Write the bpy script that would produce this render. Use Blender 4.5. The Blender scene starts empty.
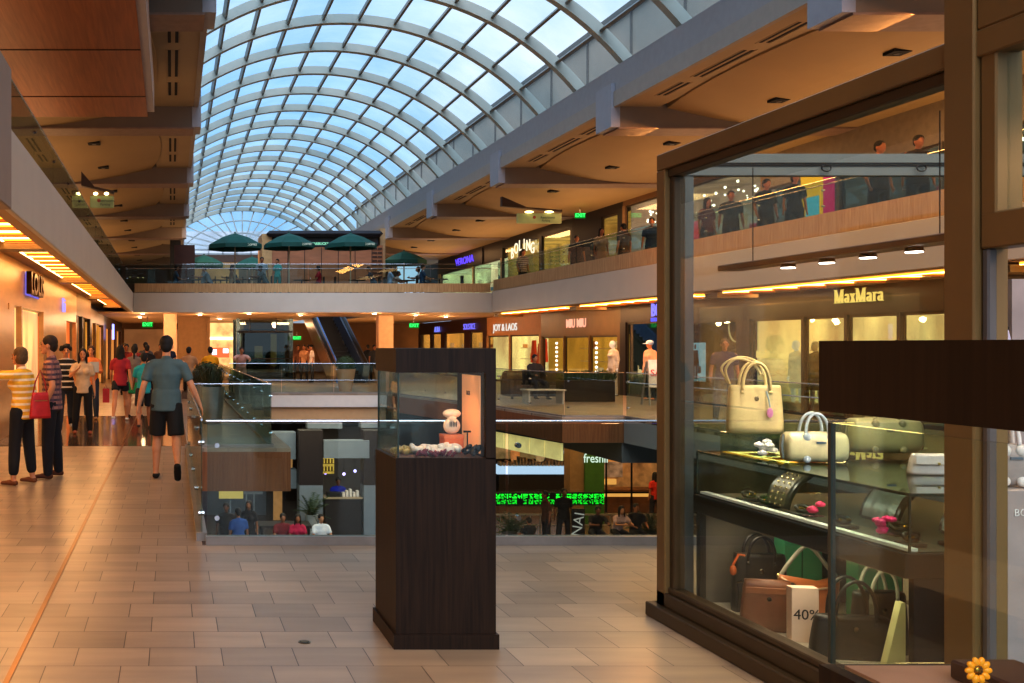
import bpy, bmesh, math, random
from mathutils import Vector, Matrix, Euler
random.seed(7)
SC = bpy.context.scene
COL = SC.collection
PI = math.pi
EYE = 1.65

def pt(x, y, Y):                      # photo pixel + depth -> place
    return Vector(((x-172)*Y/1000.0, Y, EYE-(y-345)*Y/1000.0))

# ------------------------------------------------------------------ materials
def lin(h):
    if not isinstance(h, str): return tuple(h[:3])
    h = h.lstrip('#')
    out = []
    for i in (0, 2, 4):
        v = int(h[i:i+2], 16)/255.0
        out.append(v/12.92 if v <= .04045 else ((v+.055)/1.055)**2.4)
    return tuple(out)

def newmat(name):
    m = bpy.data.materials.new(name); m.use_nodes = True
    nt = m.node_tree; nt.nodes.clear()
    out = nt.nodes.new('ShaderNodeOutputMaterial')
    return m, nt, out

_mc = {}
def mat(col, rough=.5, metal=0.0, emit=0.0, ecol=None, var=.12, scale=6.0, stretch=(1,1,1), spec=.5, bump=0.0):
    """plain material with a little procedural noise in it"""
    key = (str(col), rough, metal, emit, str(ecol), var, scale, stretch, spec, bump)
    if key in _mc: return _mc[key]
    m, nt, out = newmat('surface')
    b = nt.nodes.new('ShaderNodeBsdfPrincipled')
    c = lin(col)
    tc = nt.nodes.new('ShaderNodeTexCoord'); mp = nt.nodes.new('ShaderNodeMapping')
    mp.inputs['Scale'].default_value = stretch
    nz = nt.nodes.new('ShaderNodeTexNoise'); nz.inputs['Scale'].default_value = scale; nz.inputs['Detail'].default_value = 4
    nt.links.new(tc.outputs['Object'], mp.inputs['Vector']); nt.links.new(mp.outputs[0], nz.inputs['Vector'])
    rp = nt.nodes.new('ShaderNodeValToRGB')
    rp.color_ramp.elements[0].position = .3; rp.color_ramp.elements[1].position = .7
    rp.color_ramp.elements[0].color = (*[x*(1-var) for x in c], 1)
    rp.color_ramp.elements[1].color = (*[min(1, x*(1+var)) for x in c], 1)
    nt.links.new(nz.outputs['Fac'], rp.inputs['Fac'])
    nt.links.new(rp.outputs['Color'], b.inputs['Base Color'])
    b.inputs['Roughness'].default_value = rough; b.inputs['Metallic'].default_value = metal
    b.inputs['Specular IOR Level'].default_value = spec
    if bump:
        bp = nt.nodes.new('ShaderNodeBump'); bp.inputs['Strength'].default_value = bump; bp.inputs['Distance'].default_value = .01
        nt.links.new(nz.outputs['Fac'], bp.inputs['Height']); nt.links.new(bp.outputs[0], b.inputs['Normal'])
    if emit:
        if ecol is None:
            nt.links.new(rp.outputs['Color'], b.inputs['Emission Color'])
        else:
            b.inputs['Emission Color'].default_value = (*lin(ecol), 1)
        b.inputs['Emission Strength'].default_value = emit
    nt.links.new(b.outputs[0], out.inputs['Surface'])
    _mc[key] = m
    return m

def glow(col, s):
    key = ('glow', str(col), s)
    if key in _mc: return _mc[key]
    m, nt, out = newmat('glow')
    e = nt.nodes.new('ShaderNodeEmission'); e.inputs[0].default_value = (*lin(col), 1); e.inputs[1].default_value = s
    nt.links.new(e.outputs[0], out.inputs['Surface']); _mc[key] = m
    return m

def glass(tint='#e6f0ee', refl=.9, base=.03, name='glass', rough=0.0):
    """thin clear pane: mostly see-through, mirror-like at grazing angles"""
    key = ('glass', tint, refl, base, rough)
    if key in _mc: return _mc[key]
    m, nt, out = newmat(name)
    t = nt.nodes.new('ShaderNodeBsdfTransparent'); t.inputs[0].default_value = (*lin(tint), 1)
    g = nt.nodes.new('ShaderNodeBsdfGlossy'); g.inputs['Roughness'].default_value = rough; g.inputs[0].default_value = (.9, .95, .93, 1)
    lw = nt.nodes.new('ShaderNodeLayerWeight'); lw.inputs['Blend'].default_value = .5
    pw = nt.nodes.new('ShaderNodeMath'); pw.operation = 'POWER'; pw.inputs[1].default_value = 4.0
    nt.links.new(lw.outputs['Facing'], pw.inputs[0])
    ml = nt.nodes.new('ShaderNodeMath'); ml.operation = 'MULTIPLY_ADD'; ml.use_clamp = True
    ml.inputs[1].default_value = refl; ml.inputs[2].default_value = base
    mx = nt.nodes.new('ShaderNodeMixShader')
    nt.links.new(pw.outputs[0], ml.inputs[0]); nt.links.new(ml.outputs[0], mx.inputs[0])
    nt.links.new(t.outputs[0], mx.inputs[1]); nt.links.new(g.outputs[0], mx.inputs[2])
    nt.links.new(mx.outputs[0], out.inputs['Surface']); _mc[key] = m
    return m

def stripes(c1, c2, axis=2, freq=12.0, duty=.5, rough=.8, c3=None):
    """striped cloth; c3 gives a check of stripes across the other axis"""
    key = ('stripes', c1, c2, axis, freq, duty, c3)
    if key in _mc: return _mc[key]
    m, nt, out = newmat('cloth')
    b = nt.nodes.new('ShaderNodeBsdfPrincipled'); b.inputs['Roughness'].default_value = rough
    tc = nt.nodes.new('ShaderNodeTexCoord'); sp = nt.nodes.new('ShaderNodeSeparateXYZ')
    nt.links.new(tc.outputs['Object'], sp.inputs[0])
    def band(ax, f, d):
        mu = nt.nodes.new('ShaderNodeMath'); mu.operation = 'MULTIPLY'; mu.inputs[1].default_value = f
        fr = nt.nodes.new('ShaderNodeMath'); fr.operation = 'FRACT'
        lt = nt.nodes.new('ShaderNodeMath'); lt.operation = 'LESS_THAN'; lt.inputs[1].default_value = d
        ad = nt.nodes.new('ShaderNodeMath'); ad.operation = 'ADD'; ad.inputs[1].default_value = 20.0
        nt.links.new(sp.outputs[ax], ad.inputs[0]); nt.links.new(ad.outputs[0], mu.inputs[0])
        nt.links.new(mu.outputs[0], fr.inputs[0]); nt.links.new(fr.outputs[0], lt.inputs[0])
        return lt
    a = band(axis, freq, duty)
    mx = nt.nodes.new('ShaderNodeMixRGB'); mx.inputs[1].default_value = (*lin(c1), 1); mx.inputs[2].default_value = (*lin(c2), 1)
    nt.links.new(a.outputs[0], mx.inputs[0]); last = mx
    if c3:
        for ax in (0, 1):
            a2 = band(ax, freq, .3)
            mu = nt.nodes.new('ShaderNodeMath'); mu.operation = 'MULTIPLY'; mu.inputs[1].default_value = .5
            nt.links.new(a2.outputs[0], mu.inputs[0])
            m2 = nt.nodes.new('ShaderNodeMixRGB'); m2.inputs[2].default_value = (*lin(c3), 1)
            nt.links.new(mu.outputs[0], m2.inputs[0]); nt.links.new(last.outputs[0], m2.inputs[1]); last = m2
    nt.links.new(last.outputs[0], b.inputs['Base Color']); nt.links.new(b.outputs[0], out.inputs['Surface'])
    _mc[key] = m
    return m

def floor_mat(dark=False):
    m, nt, out = newmat('stone tile')
    b = nt.nodes.new('ShaderNodeBsdfPrincipled')
    tc = nt.nodes.new('ShaderNodeTexCoord'); mp = nt.nodes.new('ShaderNodeMapping')
    mp.inputs['Location'].default_value = (.12, .095, 0)
    br = nt.nodes.new('ShaderNodeTexBrick')
    br.offset = .37; br.offset_frequency = 2; br.squash = 1.0
    br.inputs['Scale'].default_value = 1.0; br.inputs['Brick Width'].default_value = .386; br.inputs['Row Height'].default_value = .308
    br.inputs['Mortar Size'].default_value = .0028; br.inputs['Mortar Smooth'].default_value = .2; br.inputs['Bias'].default_value = -.1
    if dark:
        br.inputs['Color1'].default_value = (*lin('#5a4636'), 1); br.inputs['Color2'].default_value = (*lin('#493a2e'), 1); br.inputs['Mortar'].default_value = (*lin('#33281f'), 1)
    else:
        br.inputs['Color1'].default_value = (*lin('#a8957f'), 1); br.inputs['Color2'].default_value = (*lin('#8f7f6d'), 1); br.inputs['Mortar'].default_value = (*lin('#4a3c32'), 1)
    nz = nt.nodes.new('ShaderNodeTexNoise'); nz.inputs['Scale'].default_value = 1.3; nz.inputs['Detail'].default_value = 6
    mp2 = nt.nodes.new('ShaderNodeMapping'); mp2.inputs['Scale'].default_value = (1, 5, 1)
    nt.links.new(tc.outputs['Object'], mp.inputs['Vector']); nt.links.new(mp.outputs[0], br.inputs['Vector'])
    nt.links.new(tc.outputs['Object'], mp2.inputs['Vector']); nt.links.new(mp2.outputs[0], nz.inputs['Vector'])
    rp = nt.nodes.new('ShaderNodeValToRGB'); rp.color_ramp.elements[0].position = .3; rp.color_ramp.elements[1].position = .75
    rp.color_ramp.elements[0].color = (.80, .78, .76, 1); rp.color_ramp.elements[1].color = (1.1, 1.07, 1.02, 1)
    nt.links.new(nz.outputs['Fac'], rp.inputs['Fac'])
    mx = nt.nodes.new('ShaderNodeMixRGB'); mx.blend_type = 'MULTIPLY'; mx.inputs[0].default_value = 1
    nt.links.new(br.outputs['Color'], mx.inputs[1]); nt.links.new(rp.outputs['Color'], mx.inputs[2])
    nt.links.new(mx.outputs[0], b.inputs['Base Color'])
    b.inputs['Roughness'].default_value = .12 if dark else .3
    b.inputs['Specular IOR Level'].default_value = .6 if dark else .45
    bp = nt.nodes.new('ShaderNodeBump'); bp.inputs['Strength'].default_value = .3; bp.inputs['Distance'].default_value = .002
    bp.invert = True
    nt.links.new(br.outputs['Fac'], bp.inputs['Height']); nt.links.new(bp.outputs[0], b.inputs['Normal'])
    nt.links.new(b.outputs[0], out.inputs['Surface'])
    return m

def wood(c1, c2, rough=.4, axis=2, scale=3.0, joints=None):
    key = ('wood', c1, c2, rough, axis, scale, joints)
    if key in _mc: return _mc[key]
    m, nt, out = newmat('wood')
    b = nt.nodes.new('ShaderNodeBsdfPrincipled'); b.inputs['Roughness'].default_value = rough; b.inputs['Specular IOR Level'].default_value = .22
    tc = nt.nodes.new('ShaderNodeTexCoord'); mp = nt.nodes.new('ShaderNodeMapping')
    s = [22, 22, 22]; s[axis] = 1.0
    mp.inputs['Scale'].default_value = s
    nz = nt.nodes.new('ShaderNodeTexNoise'); nz.inputs['Scale'].default_value = scale; nz.inputs['Detail'].default_value = 5; nz.inputs['Distortion'].default_value = .6
    rp = nt.nodes.new('ShaderNodeValToRGB'); rp.color_ramp.elements[0].position = .3; rp.color_ramp.elements[1].position = .72
    rp.color_ramp.elements[0].color = (*lin(c1), 1); rp.color_ramp.elements[1].color = (*lin(c2), 1)
    nt.links.new(tc.outputs['Object'], mp.inputs['Vector']); nt.links.new(mp.outputs[0], nz.inputs['Vector'])
    nt.links.new(nz.outputs['Fac'], rp.inputs['Fac']); nt.links.new(rp.outputs['Color'], b.inputs['Base Color'])
    nt.links.new(b.outputs[0], out.inputs['Surface']); _mc[key] = m
    return m

# ------------------------------------------------------------------ mesh builder
class B:
    def __init__(s): s.v = []; s.f = []
    def add(s, vs, fs):
        n = len(s.v); s.v += [tuple(v) for v in vs]; s.f += [tuple(i+n for i in f) for f in fs]; return s
    def box(s, x0, x1, y0, y1, z0, z1, bev=0.0):
        if x0 > x1: x0, x1 = x1, x0
        if y0 > y1: y0, y1 = y1, y0
        if z0 > z1: z0, z1 = z1, z0
        if bev > 0:
            b = min(bev, (x1-x0)*.45, (y1-y0)*.45, (z1-z0)*.45)
            vs = []
            for (a, c) in ((z0, b), (z0+b, 0), (z1-b, 0), (z1, b)):
                ix0, ix1, iy0, iy1 = x0+c, x1-c, y0+c, y1-c
                if c: vs += [(ix0, iy0, a), (ix0, iy0, a), (ix1, iy0, a), (ix1, iy0, a), (ix1, iy1, a), (ix1, iy1, a), (ix0, iy1, a), (ix0, iy1, a)]
                else: vs += [(x0, y0+b, a), (x0+b, y0, a), (x1-b, y0, a), (x1, y0+b, a), (x1, y1-b, a), (x1-b, y1, a), (x0+b, y1, a), (x0, y1-b, a)]
            fs = []
            for r in range(3):
                for k in range(8):
                    k2 = (k+1) % 8
                    fs.append((r*8+k, r*8+k2, (r+1)*8+k2, (r+1)*8+k))
            fs.append(tuple(reversed(range(8)))); fs.append(tuple(range(24, 32)))
            return s.add(vs, fs)
        vs = [(x0,y0,z0),(x1,y0,z0),(x1,y1,z0),(x0,y1,z0),(x0,y0,z1),(x1,y0,z1),(x1,y1,z1),(x0,y1,z1)]
        return s.add(vs, [(0,3,2,1),(4,5,6,7),(0,1,5,4),(1,2,6,5),(2,3,7,6),(3,0,4,7)])
    def bar(s, p, q, w, h=None, up=(0,0,1)):
        h = h or w; p = Vector(p); q = Vector(q); d = (q-p).normalized(); u = Vector(up)
        a = d.cross(u)
        if a.length < 1e-4: a = d.cross(Vector((1,0,0)))
        a.normalize(); c = a.cross(d).normalized()
        vs = []
        for e in (p, q):
            for (i, j) in ((-1,-1),(1,-1),(1,1),(-1,1)): vs.append(e+a*i*w/2+c*j*h/2)
        return s.add(vs, [(0,1,2,3),(7,6,5,4),(0,4,5,1),(1,5,6,2),(2,6,7,3),(3,7,4,0)])
    def cyl(s, p, q, r0, r1=None, n=12, caps=True):
        r1 = r0 if r1 is None else r1
        p = Vector(p); q = Vector(q); d = (q-p).normalized()
        a = d.cross(Vector((0,0,1)))
        if a.length < 1e-3: a = d.cross(Vector((1,0,0)))
        a.normalize(); c = d.cross(a)
        vs = [e+(a*math.cos(2*PI*k/n)+c*math.sin(2*PI*k/n))*r for e, r in ((p, r0), (q, r1)) for k in range(n)]
        fs = [(k, (k+1)%n, n+(k+1)%n, n+k) for k in range(n)]
        if caps: fs += [tuple(reversed(range(n))), tuple(range(n, 2*n))]
        return s.add(vs, fs)
    def tube(s, pts, r, n=8, closed=False):
        pts = [Vector(p) for p in pts]; m = len(pts); vs = []
        ref = None
        for i, p in enumerate(pts):
            if closed: d = pts[(i+1)%m]-pts[i-1]
            else: d = pts[min(i+1, m-1)]-pts[max(i-1, 0)]
            d.normalize()
            if ref is None:
                ref = d.cross(Vector((0,0,1)))
                if ref.length < 1e-3: ref = d.cross(Vector((1,0,0)))
            a = (ref - d*ref.dot(d)).normalized(); ref = a; c = d.cross(a)
            rr = r[i] if isinstance(r, (list, tuple)) else r
            for k in range(n): vs.append(p+(a*math.cos(2*PI*k/n)+c*math.sin(2*PI*k/n))*rr)
        fs = []
        for i in range(m if closed else m-1):
            j = (i+1) % m
            for k in range(n): fs.append((i*n+k, i*n+(k+1)%n, j*n+(k+1)%n, j*n+k))
        if not closed: fs += [tuple(reversed(range(n))), tuple(range((m-1)*n, m*n))]
        return s.add(vs, fs)
    def ell(s, c, r, nu=12, nv=8, rot=None):
        c = Vector(c); r = r if isinstance(r, (tuple, list)) else (r, r, r)
        vs = []; R = rot or Matrix.Identity(3)
        for j in range(1, nv):
            t = PI*j/nv
            for k in range(nu):
                p = 2*PI*k/nu
                vs.append(c+R@Vector((r[0]*math.sin(t)*math.cos(p), r[1]*math.sin(t)*math.sin(p), r[2]*math.cos(t))))
        n = len(vs); vs += [c+R@Vector((0,0,r[2])), c+R@Vector((0,0,-r[2]))]
        fs = [(j*nu+k, (j+1)*nu+k, (j+1)*nu+(k+1)%nu, j*nu+(k+1)%nu) for j in range(nv-2) for k in range(nu)]
        fs += [(n, k, (k+1)%nu) for k in range(nu)] + [(n+1, (nv-2)*nu+(k+1)%nu, (nv-2)*nu+k) for k in range(nu)]
        return s.add(vs, fs)
    def lathe(s, c, prof, n=20):
        c = Vector(c); vs = [c+Vector((r*math.cos(2*PI*k/n), r*math.sin(2*PI*k/n), z)) for r, z in prof for k in range(n)]
        m = len(prof)
        fs = [(j*n+k, j*n+(k+1)%n, (j+1)*n+(k+1)%n, (j+1)*n+k) for j in range(m-1) for k in range(n)]
        fs += [tuple(reversed(range(n))), tuple(range((m-1)*n, m*n))]
        return s.add(vs, fs)
    def prism(s, poly, axis, a, b):
        """poly: 2-D points in the two other axes; extruded along axis from a to b"""
        def mk(p, t):
            l = list(p); l.insert(axis, t); return tuple(l)
        n = len(poly); vs = [mk(p, a) for p in poly]+[mk(p, b) for p in poly]
        return s.add(vs, [tuple(range(n)), tuple(reversed(range(n, 2*n)))]+[(k, n+k, n+(k+1)%n, (k+1)%n) for k in range(n)])
    def quad(s, *p): return s.add(p, [tuple(range(len(p)))])
    def grid(s, fn, nu, nv):
        vs = [fn(i/nu, j/nv) for j in range(nv+1) for i in range(nu+1)]
        fs = [(j*(nu+1)+i, j*(nu+1)+i+1, (j+1)*(nu+1)+i+1, (j+1)*(nu+1)+i) for j in range(nv) for i in range(nu)]
        return s.add(vs, fs)
    def mesh(s, name):
        me = bpy.data.meshes.new(name); me.from_pydata(s.v, [], s.f); me.update(); return me

WM = {}
def wmat(o): return WM.get(o.name, Matrix.Identity(4))
def link(name, me, m, parent=None, smooth=False, fix=True):
    o = bpy.data.objects.new(name, me)
    if m is not None:
        if len(me.materials) == 0: me.materials.append(m)
        elif me.materials[0] != m:
            o.material_slots[0].link = 'OBJECT'; o.material_slots[0].material = m
    if smooth:
        for p in me.polygons: p.use_smooth = True
    if fix and hasattr(me, 'polygons') and len(me.polygons) < 20000:
        bm = bmesh.new(); bm.from_mesh(me); bmesh.ops.recalc_face_normals(bm, faces=bm.faces); bm.to_mesh(me); bm.free()
    COL.objects.link(o)
    if parent is not None:
        o.parent = parent; o.matrix_parent_inverse = wmat(parent).inverted()
    WM[o.name] = Matrix.Identity(4)
    return o
def part(name, b, m, parent=None, smooth=False, label=None):
    o = link(name, b.mesh(name), m, parent, smooth)
    if label: o['label'] = label
    return o
def tag(o, label, cat, group=None):
    o['label'] = label; o['category'] = cat
    if group: o['group'] = group
    return o
def thing(name, label, cat, loc=(0,0,0), rz=0.0, group=None):
    o = bpy.data.objects.new(name, None); COL.objects.link(o)
    o.location = loc; o.rotation_euler = (0, 0, rz); o.empty_display_size = .1
    WM[o.name] = Matrix.Translation(Vector(loc)) @ Matrix.Rotation(rz, 4, 'Z')
    return tag(o, label, cat, group)
def struct(name, b, m, parent=None, smooth=False):
    o = part(name, b, m, parent, smooth)
    if parent is None: o['kind'] = 'structure'
    return o
def sthing(name, loc=(0,0,0)):
    o = bpy.data.objects.new(name, None); COL.objects.link(o); o.location = loc; o['kind'] = 'structure'
    WM[o.name] = Matrix.Translation(Vector(loc))
    return o
def dup(root, loc, rz=0.0, label=None, group=None, mats=None, scale=None):
    r = root.copy(); COL.objects.link(r); r.location = loc; r.rotation_euler = (0, 0, rz)
    if scale: r.scale = scale if isinstance(scale, (tuple, list)) else (scale,)*3
    if label: r['label'] = label
    if group: r['group'] = group
    for ch in list(root.children):
        c = ch.copy(); COL.objects.link(c); c.parent = r
        if mats and ch.name.split('.')[0] in mats and c.type == 'MESH':
            c.material_slots[0].link = 'OBJECT'; c.material_slots[0].material = mats[ch.name.split('.')[0]]
        for g in list(ch.children):
            d = g.copy(); COL.objects.link(d); d.parent = c
            if mats and g.name.split('.')[0] in mats and d.type == 'MESH':
                d.material_slots[0].link = 'OBJECT'; d.material_slots[0].material = mats[g.name.split('.')[0]]
    return r

def text_mesh(txt, size, ext=.01, bold=0.0, spacing=1.0):
    cu = bpy.data.curves.new('lettering', 'FONT'); cu.body = txt; cu.size = size; cu.extrude = ext; cu.offset = bold
    cu.align_x = 'CENTER'; cu.align_y = 'CENTER'; cu.space_character = spacing; cu.resolution_u = 3
    o = bpy.data.objects.new('lettering', cu); COL.objects.link(o)
    dg = bpy.context.evaluated_depsgraph_get()
    me = bpy.data.meshes.new_from_object(o.evaluated_get(dg))
    bpy.data.objects.remove(o); bpy.data.curves.remove(cu)
    return me
def lettering(txt, loc, size, m, parent, face='-x', ext=.015, bold=0.0, spacing=1.0, sx=1.0, name='lettering'):
    """raised letters; face = the way they look"""
    me = text_mesh(txt, size, ext, bold, spacing)
    R = Matrix.Rotation(PI/2, 4, 'X')
    rz = {'-y': 0, '-x': -PI/2, '+x': PI/2, '+y': PI}[face]
    me.transform(Matrix.Translation(Vector(loc)) @ Matrix.Rotation(rz, 4, 'Z') @ R @ Matrix.Diagonal((sx, 1, 1, 1)))
    return link(name, me, m, parent, fix=False)

# serif letters of the "MaxMara" sign, drawn as strokes (unit = cap height)
def serif_word(word, h):
    b = B(); x = 0.0; t = .02
    def st(x0, z0, x1, z1, w):      # stroke with flat ends
        b.prism([(x0-w/2, z0), (x0+w/2, z0), (x1+w/2, z1), (x1-w/2, z1)], 1, -t, t)
    def sf(cx, z, w, hh=.05): b.prism([(cx-w/2, z), (cx+w/2, z), (cx+w/2, z+hh), (cx-w/2, z+hh)], 1, -t, t)
    def ring(cx, cz, rx, rz, w, a0, a1, n=10):
        for k in range(n):
            p = [a0+(a1-a0)*(k+i)/n for i in (0, 1)]
            o = [(cx+(rx)*math.cos(a), cz+rz*math.sin(a)) for a in p]; i = [(cx+(rx-w)*math.cos(a), cz+(rz-w*.6)*math.sin(a)) for a in p]
            b.prism([o[0], o[1], i[1], i[0]], 1, -t, t)
    for ch in word:
        if ch == 'M':
            st(x+.14, 0, x+.14, 1, .05); st(x+.86, 0, x+.86, 1, .13)
            st(x+.50, .0, x+.16, 1, .11); st(x+.50, .0, x+.84, 1, .05)
            for c in (.14, .86): sf(x+c, 0, .24, .035)
            sf(x+.1, .965, .2, .035); sf(x+.90, .965, .2, .035); x += 1.12
        elif ch == 'a':
            st(x+.40, 0, x+.40, .48, .09); ring(x+.26, .47, .18, .19, .07, 0, PI*.95); ring(x+.23, .19, .19, .19, .08, PI*.35, PI*1.75)
            sf(x+.46, 0, .14, .04); x += .62
        elif ch == 'x':
            st(x+.42, 0, x+.10, .66, .11); st(x+.08, 0, x+.42, .66, .045)
            for c, z in ((.08, 0), (.43, 0), (.09, .61), (.43, .61)): sf(x+c, z, .17, .035)
            x += .58
        elif ch == 'r':
            st(x+.15, 0, x+.15, .64, .09); sf(x+.15, 0, .25, .04); sf(x+.09, .61, .14, .04); ring(x+.31, .50, .16, .15, .07, PI*.1, PI); x += .50
    b.v = [((p[0]-x/2)*h, p[1], (p[2]-.5)*h) for p in b.v]
    return b
# ------------------------------------------------------------------ people
def cone_sweep(b, p, q, r0, r1, n=14, side=None, cap=1.0):
    """tapered limb with round ends; r = (across, fore-aft)"""
    p = Vector(p); q = Vector(q); d = q-p; L = d.length
    if L < 1e-5: d = Vector((0,0,1)); L = 1e-5
    d = d.normalized(); r0 = r0 if isinstance(r0, tuple) else (r0, r0); r1 = r1 if isinstance(r1, tuple) else (r1, r1)
    a = Vector(side or (1,0,0)); a = a-d*a.dot(d)
    if a.length < .1: a = Vector((0,1,0))-d*d.y
    a.normalize(); c = d.cross(a)
    rings = []
    m0 = min(r0)*cap; m1 = min(r1)*cap
    for t in (-.98, -.8, -.5, 0): rings.append((p+d*t*m0, math.sqrt(max(0, 1-t*t)), r0))
    for t in (0, .5, .8, .98): rings.append((q+d*t*m1, math.sqrt(max(0, 1-t*t)), r1))
    vs = [cc+(a*math.cos(2*PI*k/n)*rr[0]+c*math.sin(2*PI*k/n)*rr[1])*f for cc, f, rr in rings for k in range(n)]
    fs = [(j*n+k, j*n+(k+1)%n, (j+1)*n+(k+1)%n, (j+1)*n+k) for j in range(len(rings)-1) for k in range(n)]
    fs += [tuple(reversed(range(n))), tuple(range((len(rings)-1)*n, len(rings)*n))]
    b.add(vs, fs)

def fuse(b, voxel, name, smooth_it=2):
    """one continuous skin over all the pieces in b"""
    me = b.mesh(name); o = bpy.data.objects.new(name, me); COL.objects.link(o)
    r = o.modifiers.new('r', 'REMESH'); r.mode = 'VOXEL'; r.voxel_size = voxel; r.use_smooth_shade = True
    s = o.modifiers.new('s', 'SMOOTH'); s.factor = .5; s.iterations = smooth_it
    dg = bpy.context.evaluated_depsgraph_get()
    out = bpy.data.meshes.new_from_object(o.evaluated_get(dg)); out.name = name
    bpy.data.objects.remove(o); bpy.data.meshes.remove(me)
    for p in out.polygons: p.use_smooth = True
    return out

def dirv(fwd, out, s):                 # limb direction: degrees swung forward and outward, s = side
    f = math.radians(fwd); o = math.radians(out)
    return Vector((math.sin(o)*s, math.sin(f)*math.cos(o), -math.cos(f)*math.cos(o)))

POSES = {
 # arms (l, r): upper fwd, out, fore fwd, out; legs (l, r): thigh fwd, out, shin fwd, out
 'stand':  dict(la=(-4,10,8,6), ra=(-4,10,8,6), ll=(2,4,-2,3), rl=(-2,5,-4,4)),
 'walk':   dict(la=(-14,16,6,14), ra=(-8,24,16,22), ll=(9,3,2,2), rl=(-8,4,-50,4), toe=-35),
 'stride': dict(la=(22,10,45,4), ra=(-22,10,-2,8), ll=(-20,3,-35,3), rl=(20,3,8,3)),
 'point':  dict(la=(88,28,92,12), ra=(-6,8,20,-4), ll=(3,4,0,4), rl=(-2,6,-4,5)),
 'pocket': dict(la=(-14,16,24,-6), ra=(-10,12,22,-4), ll=(3,4,-1,3), rl=(-3,5,-5,4)),
 'hold':   dict(la=(14,14,96,-24), ra=(14,14,92,-24), ll=(14,3,2,2), rl=(-10,3,-18,3)),
 'sit':    dict(la=(28,12,78,-16), ra=(28,12,82,-14), ll=(82,9,2,4), rl=(84,10,-4,5), sit=True),
 'sitlean':dict(la=(52,14,96,-22), ra=(48,14,100,-22), ll=(80,10,6,4), rl=(82,12,-8,5), sit=True, lean=24),
 'lean':   dict(la=(66,20,80,-10), ra=(66,20,80,-10), ll=(2,5,-4,4), rl=(-4,5,-2,4), lean=38),
 'phone':  dict(la=(-2,10,10,6), ra=(40,18,128,-34), ll=(3,4,-1,3), rl=(-3,5,-5,4)),
}
_fig = {}
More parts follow.
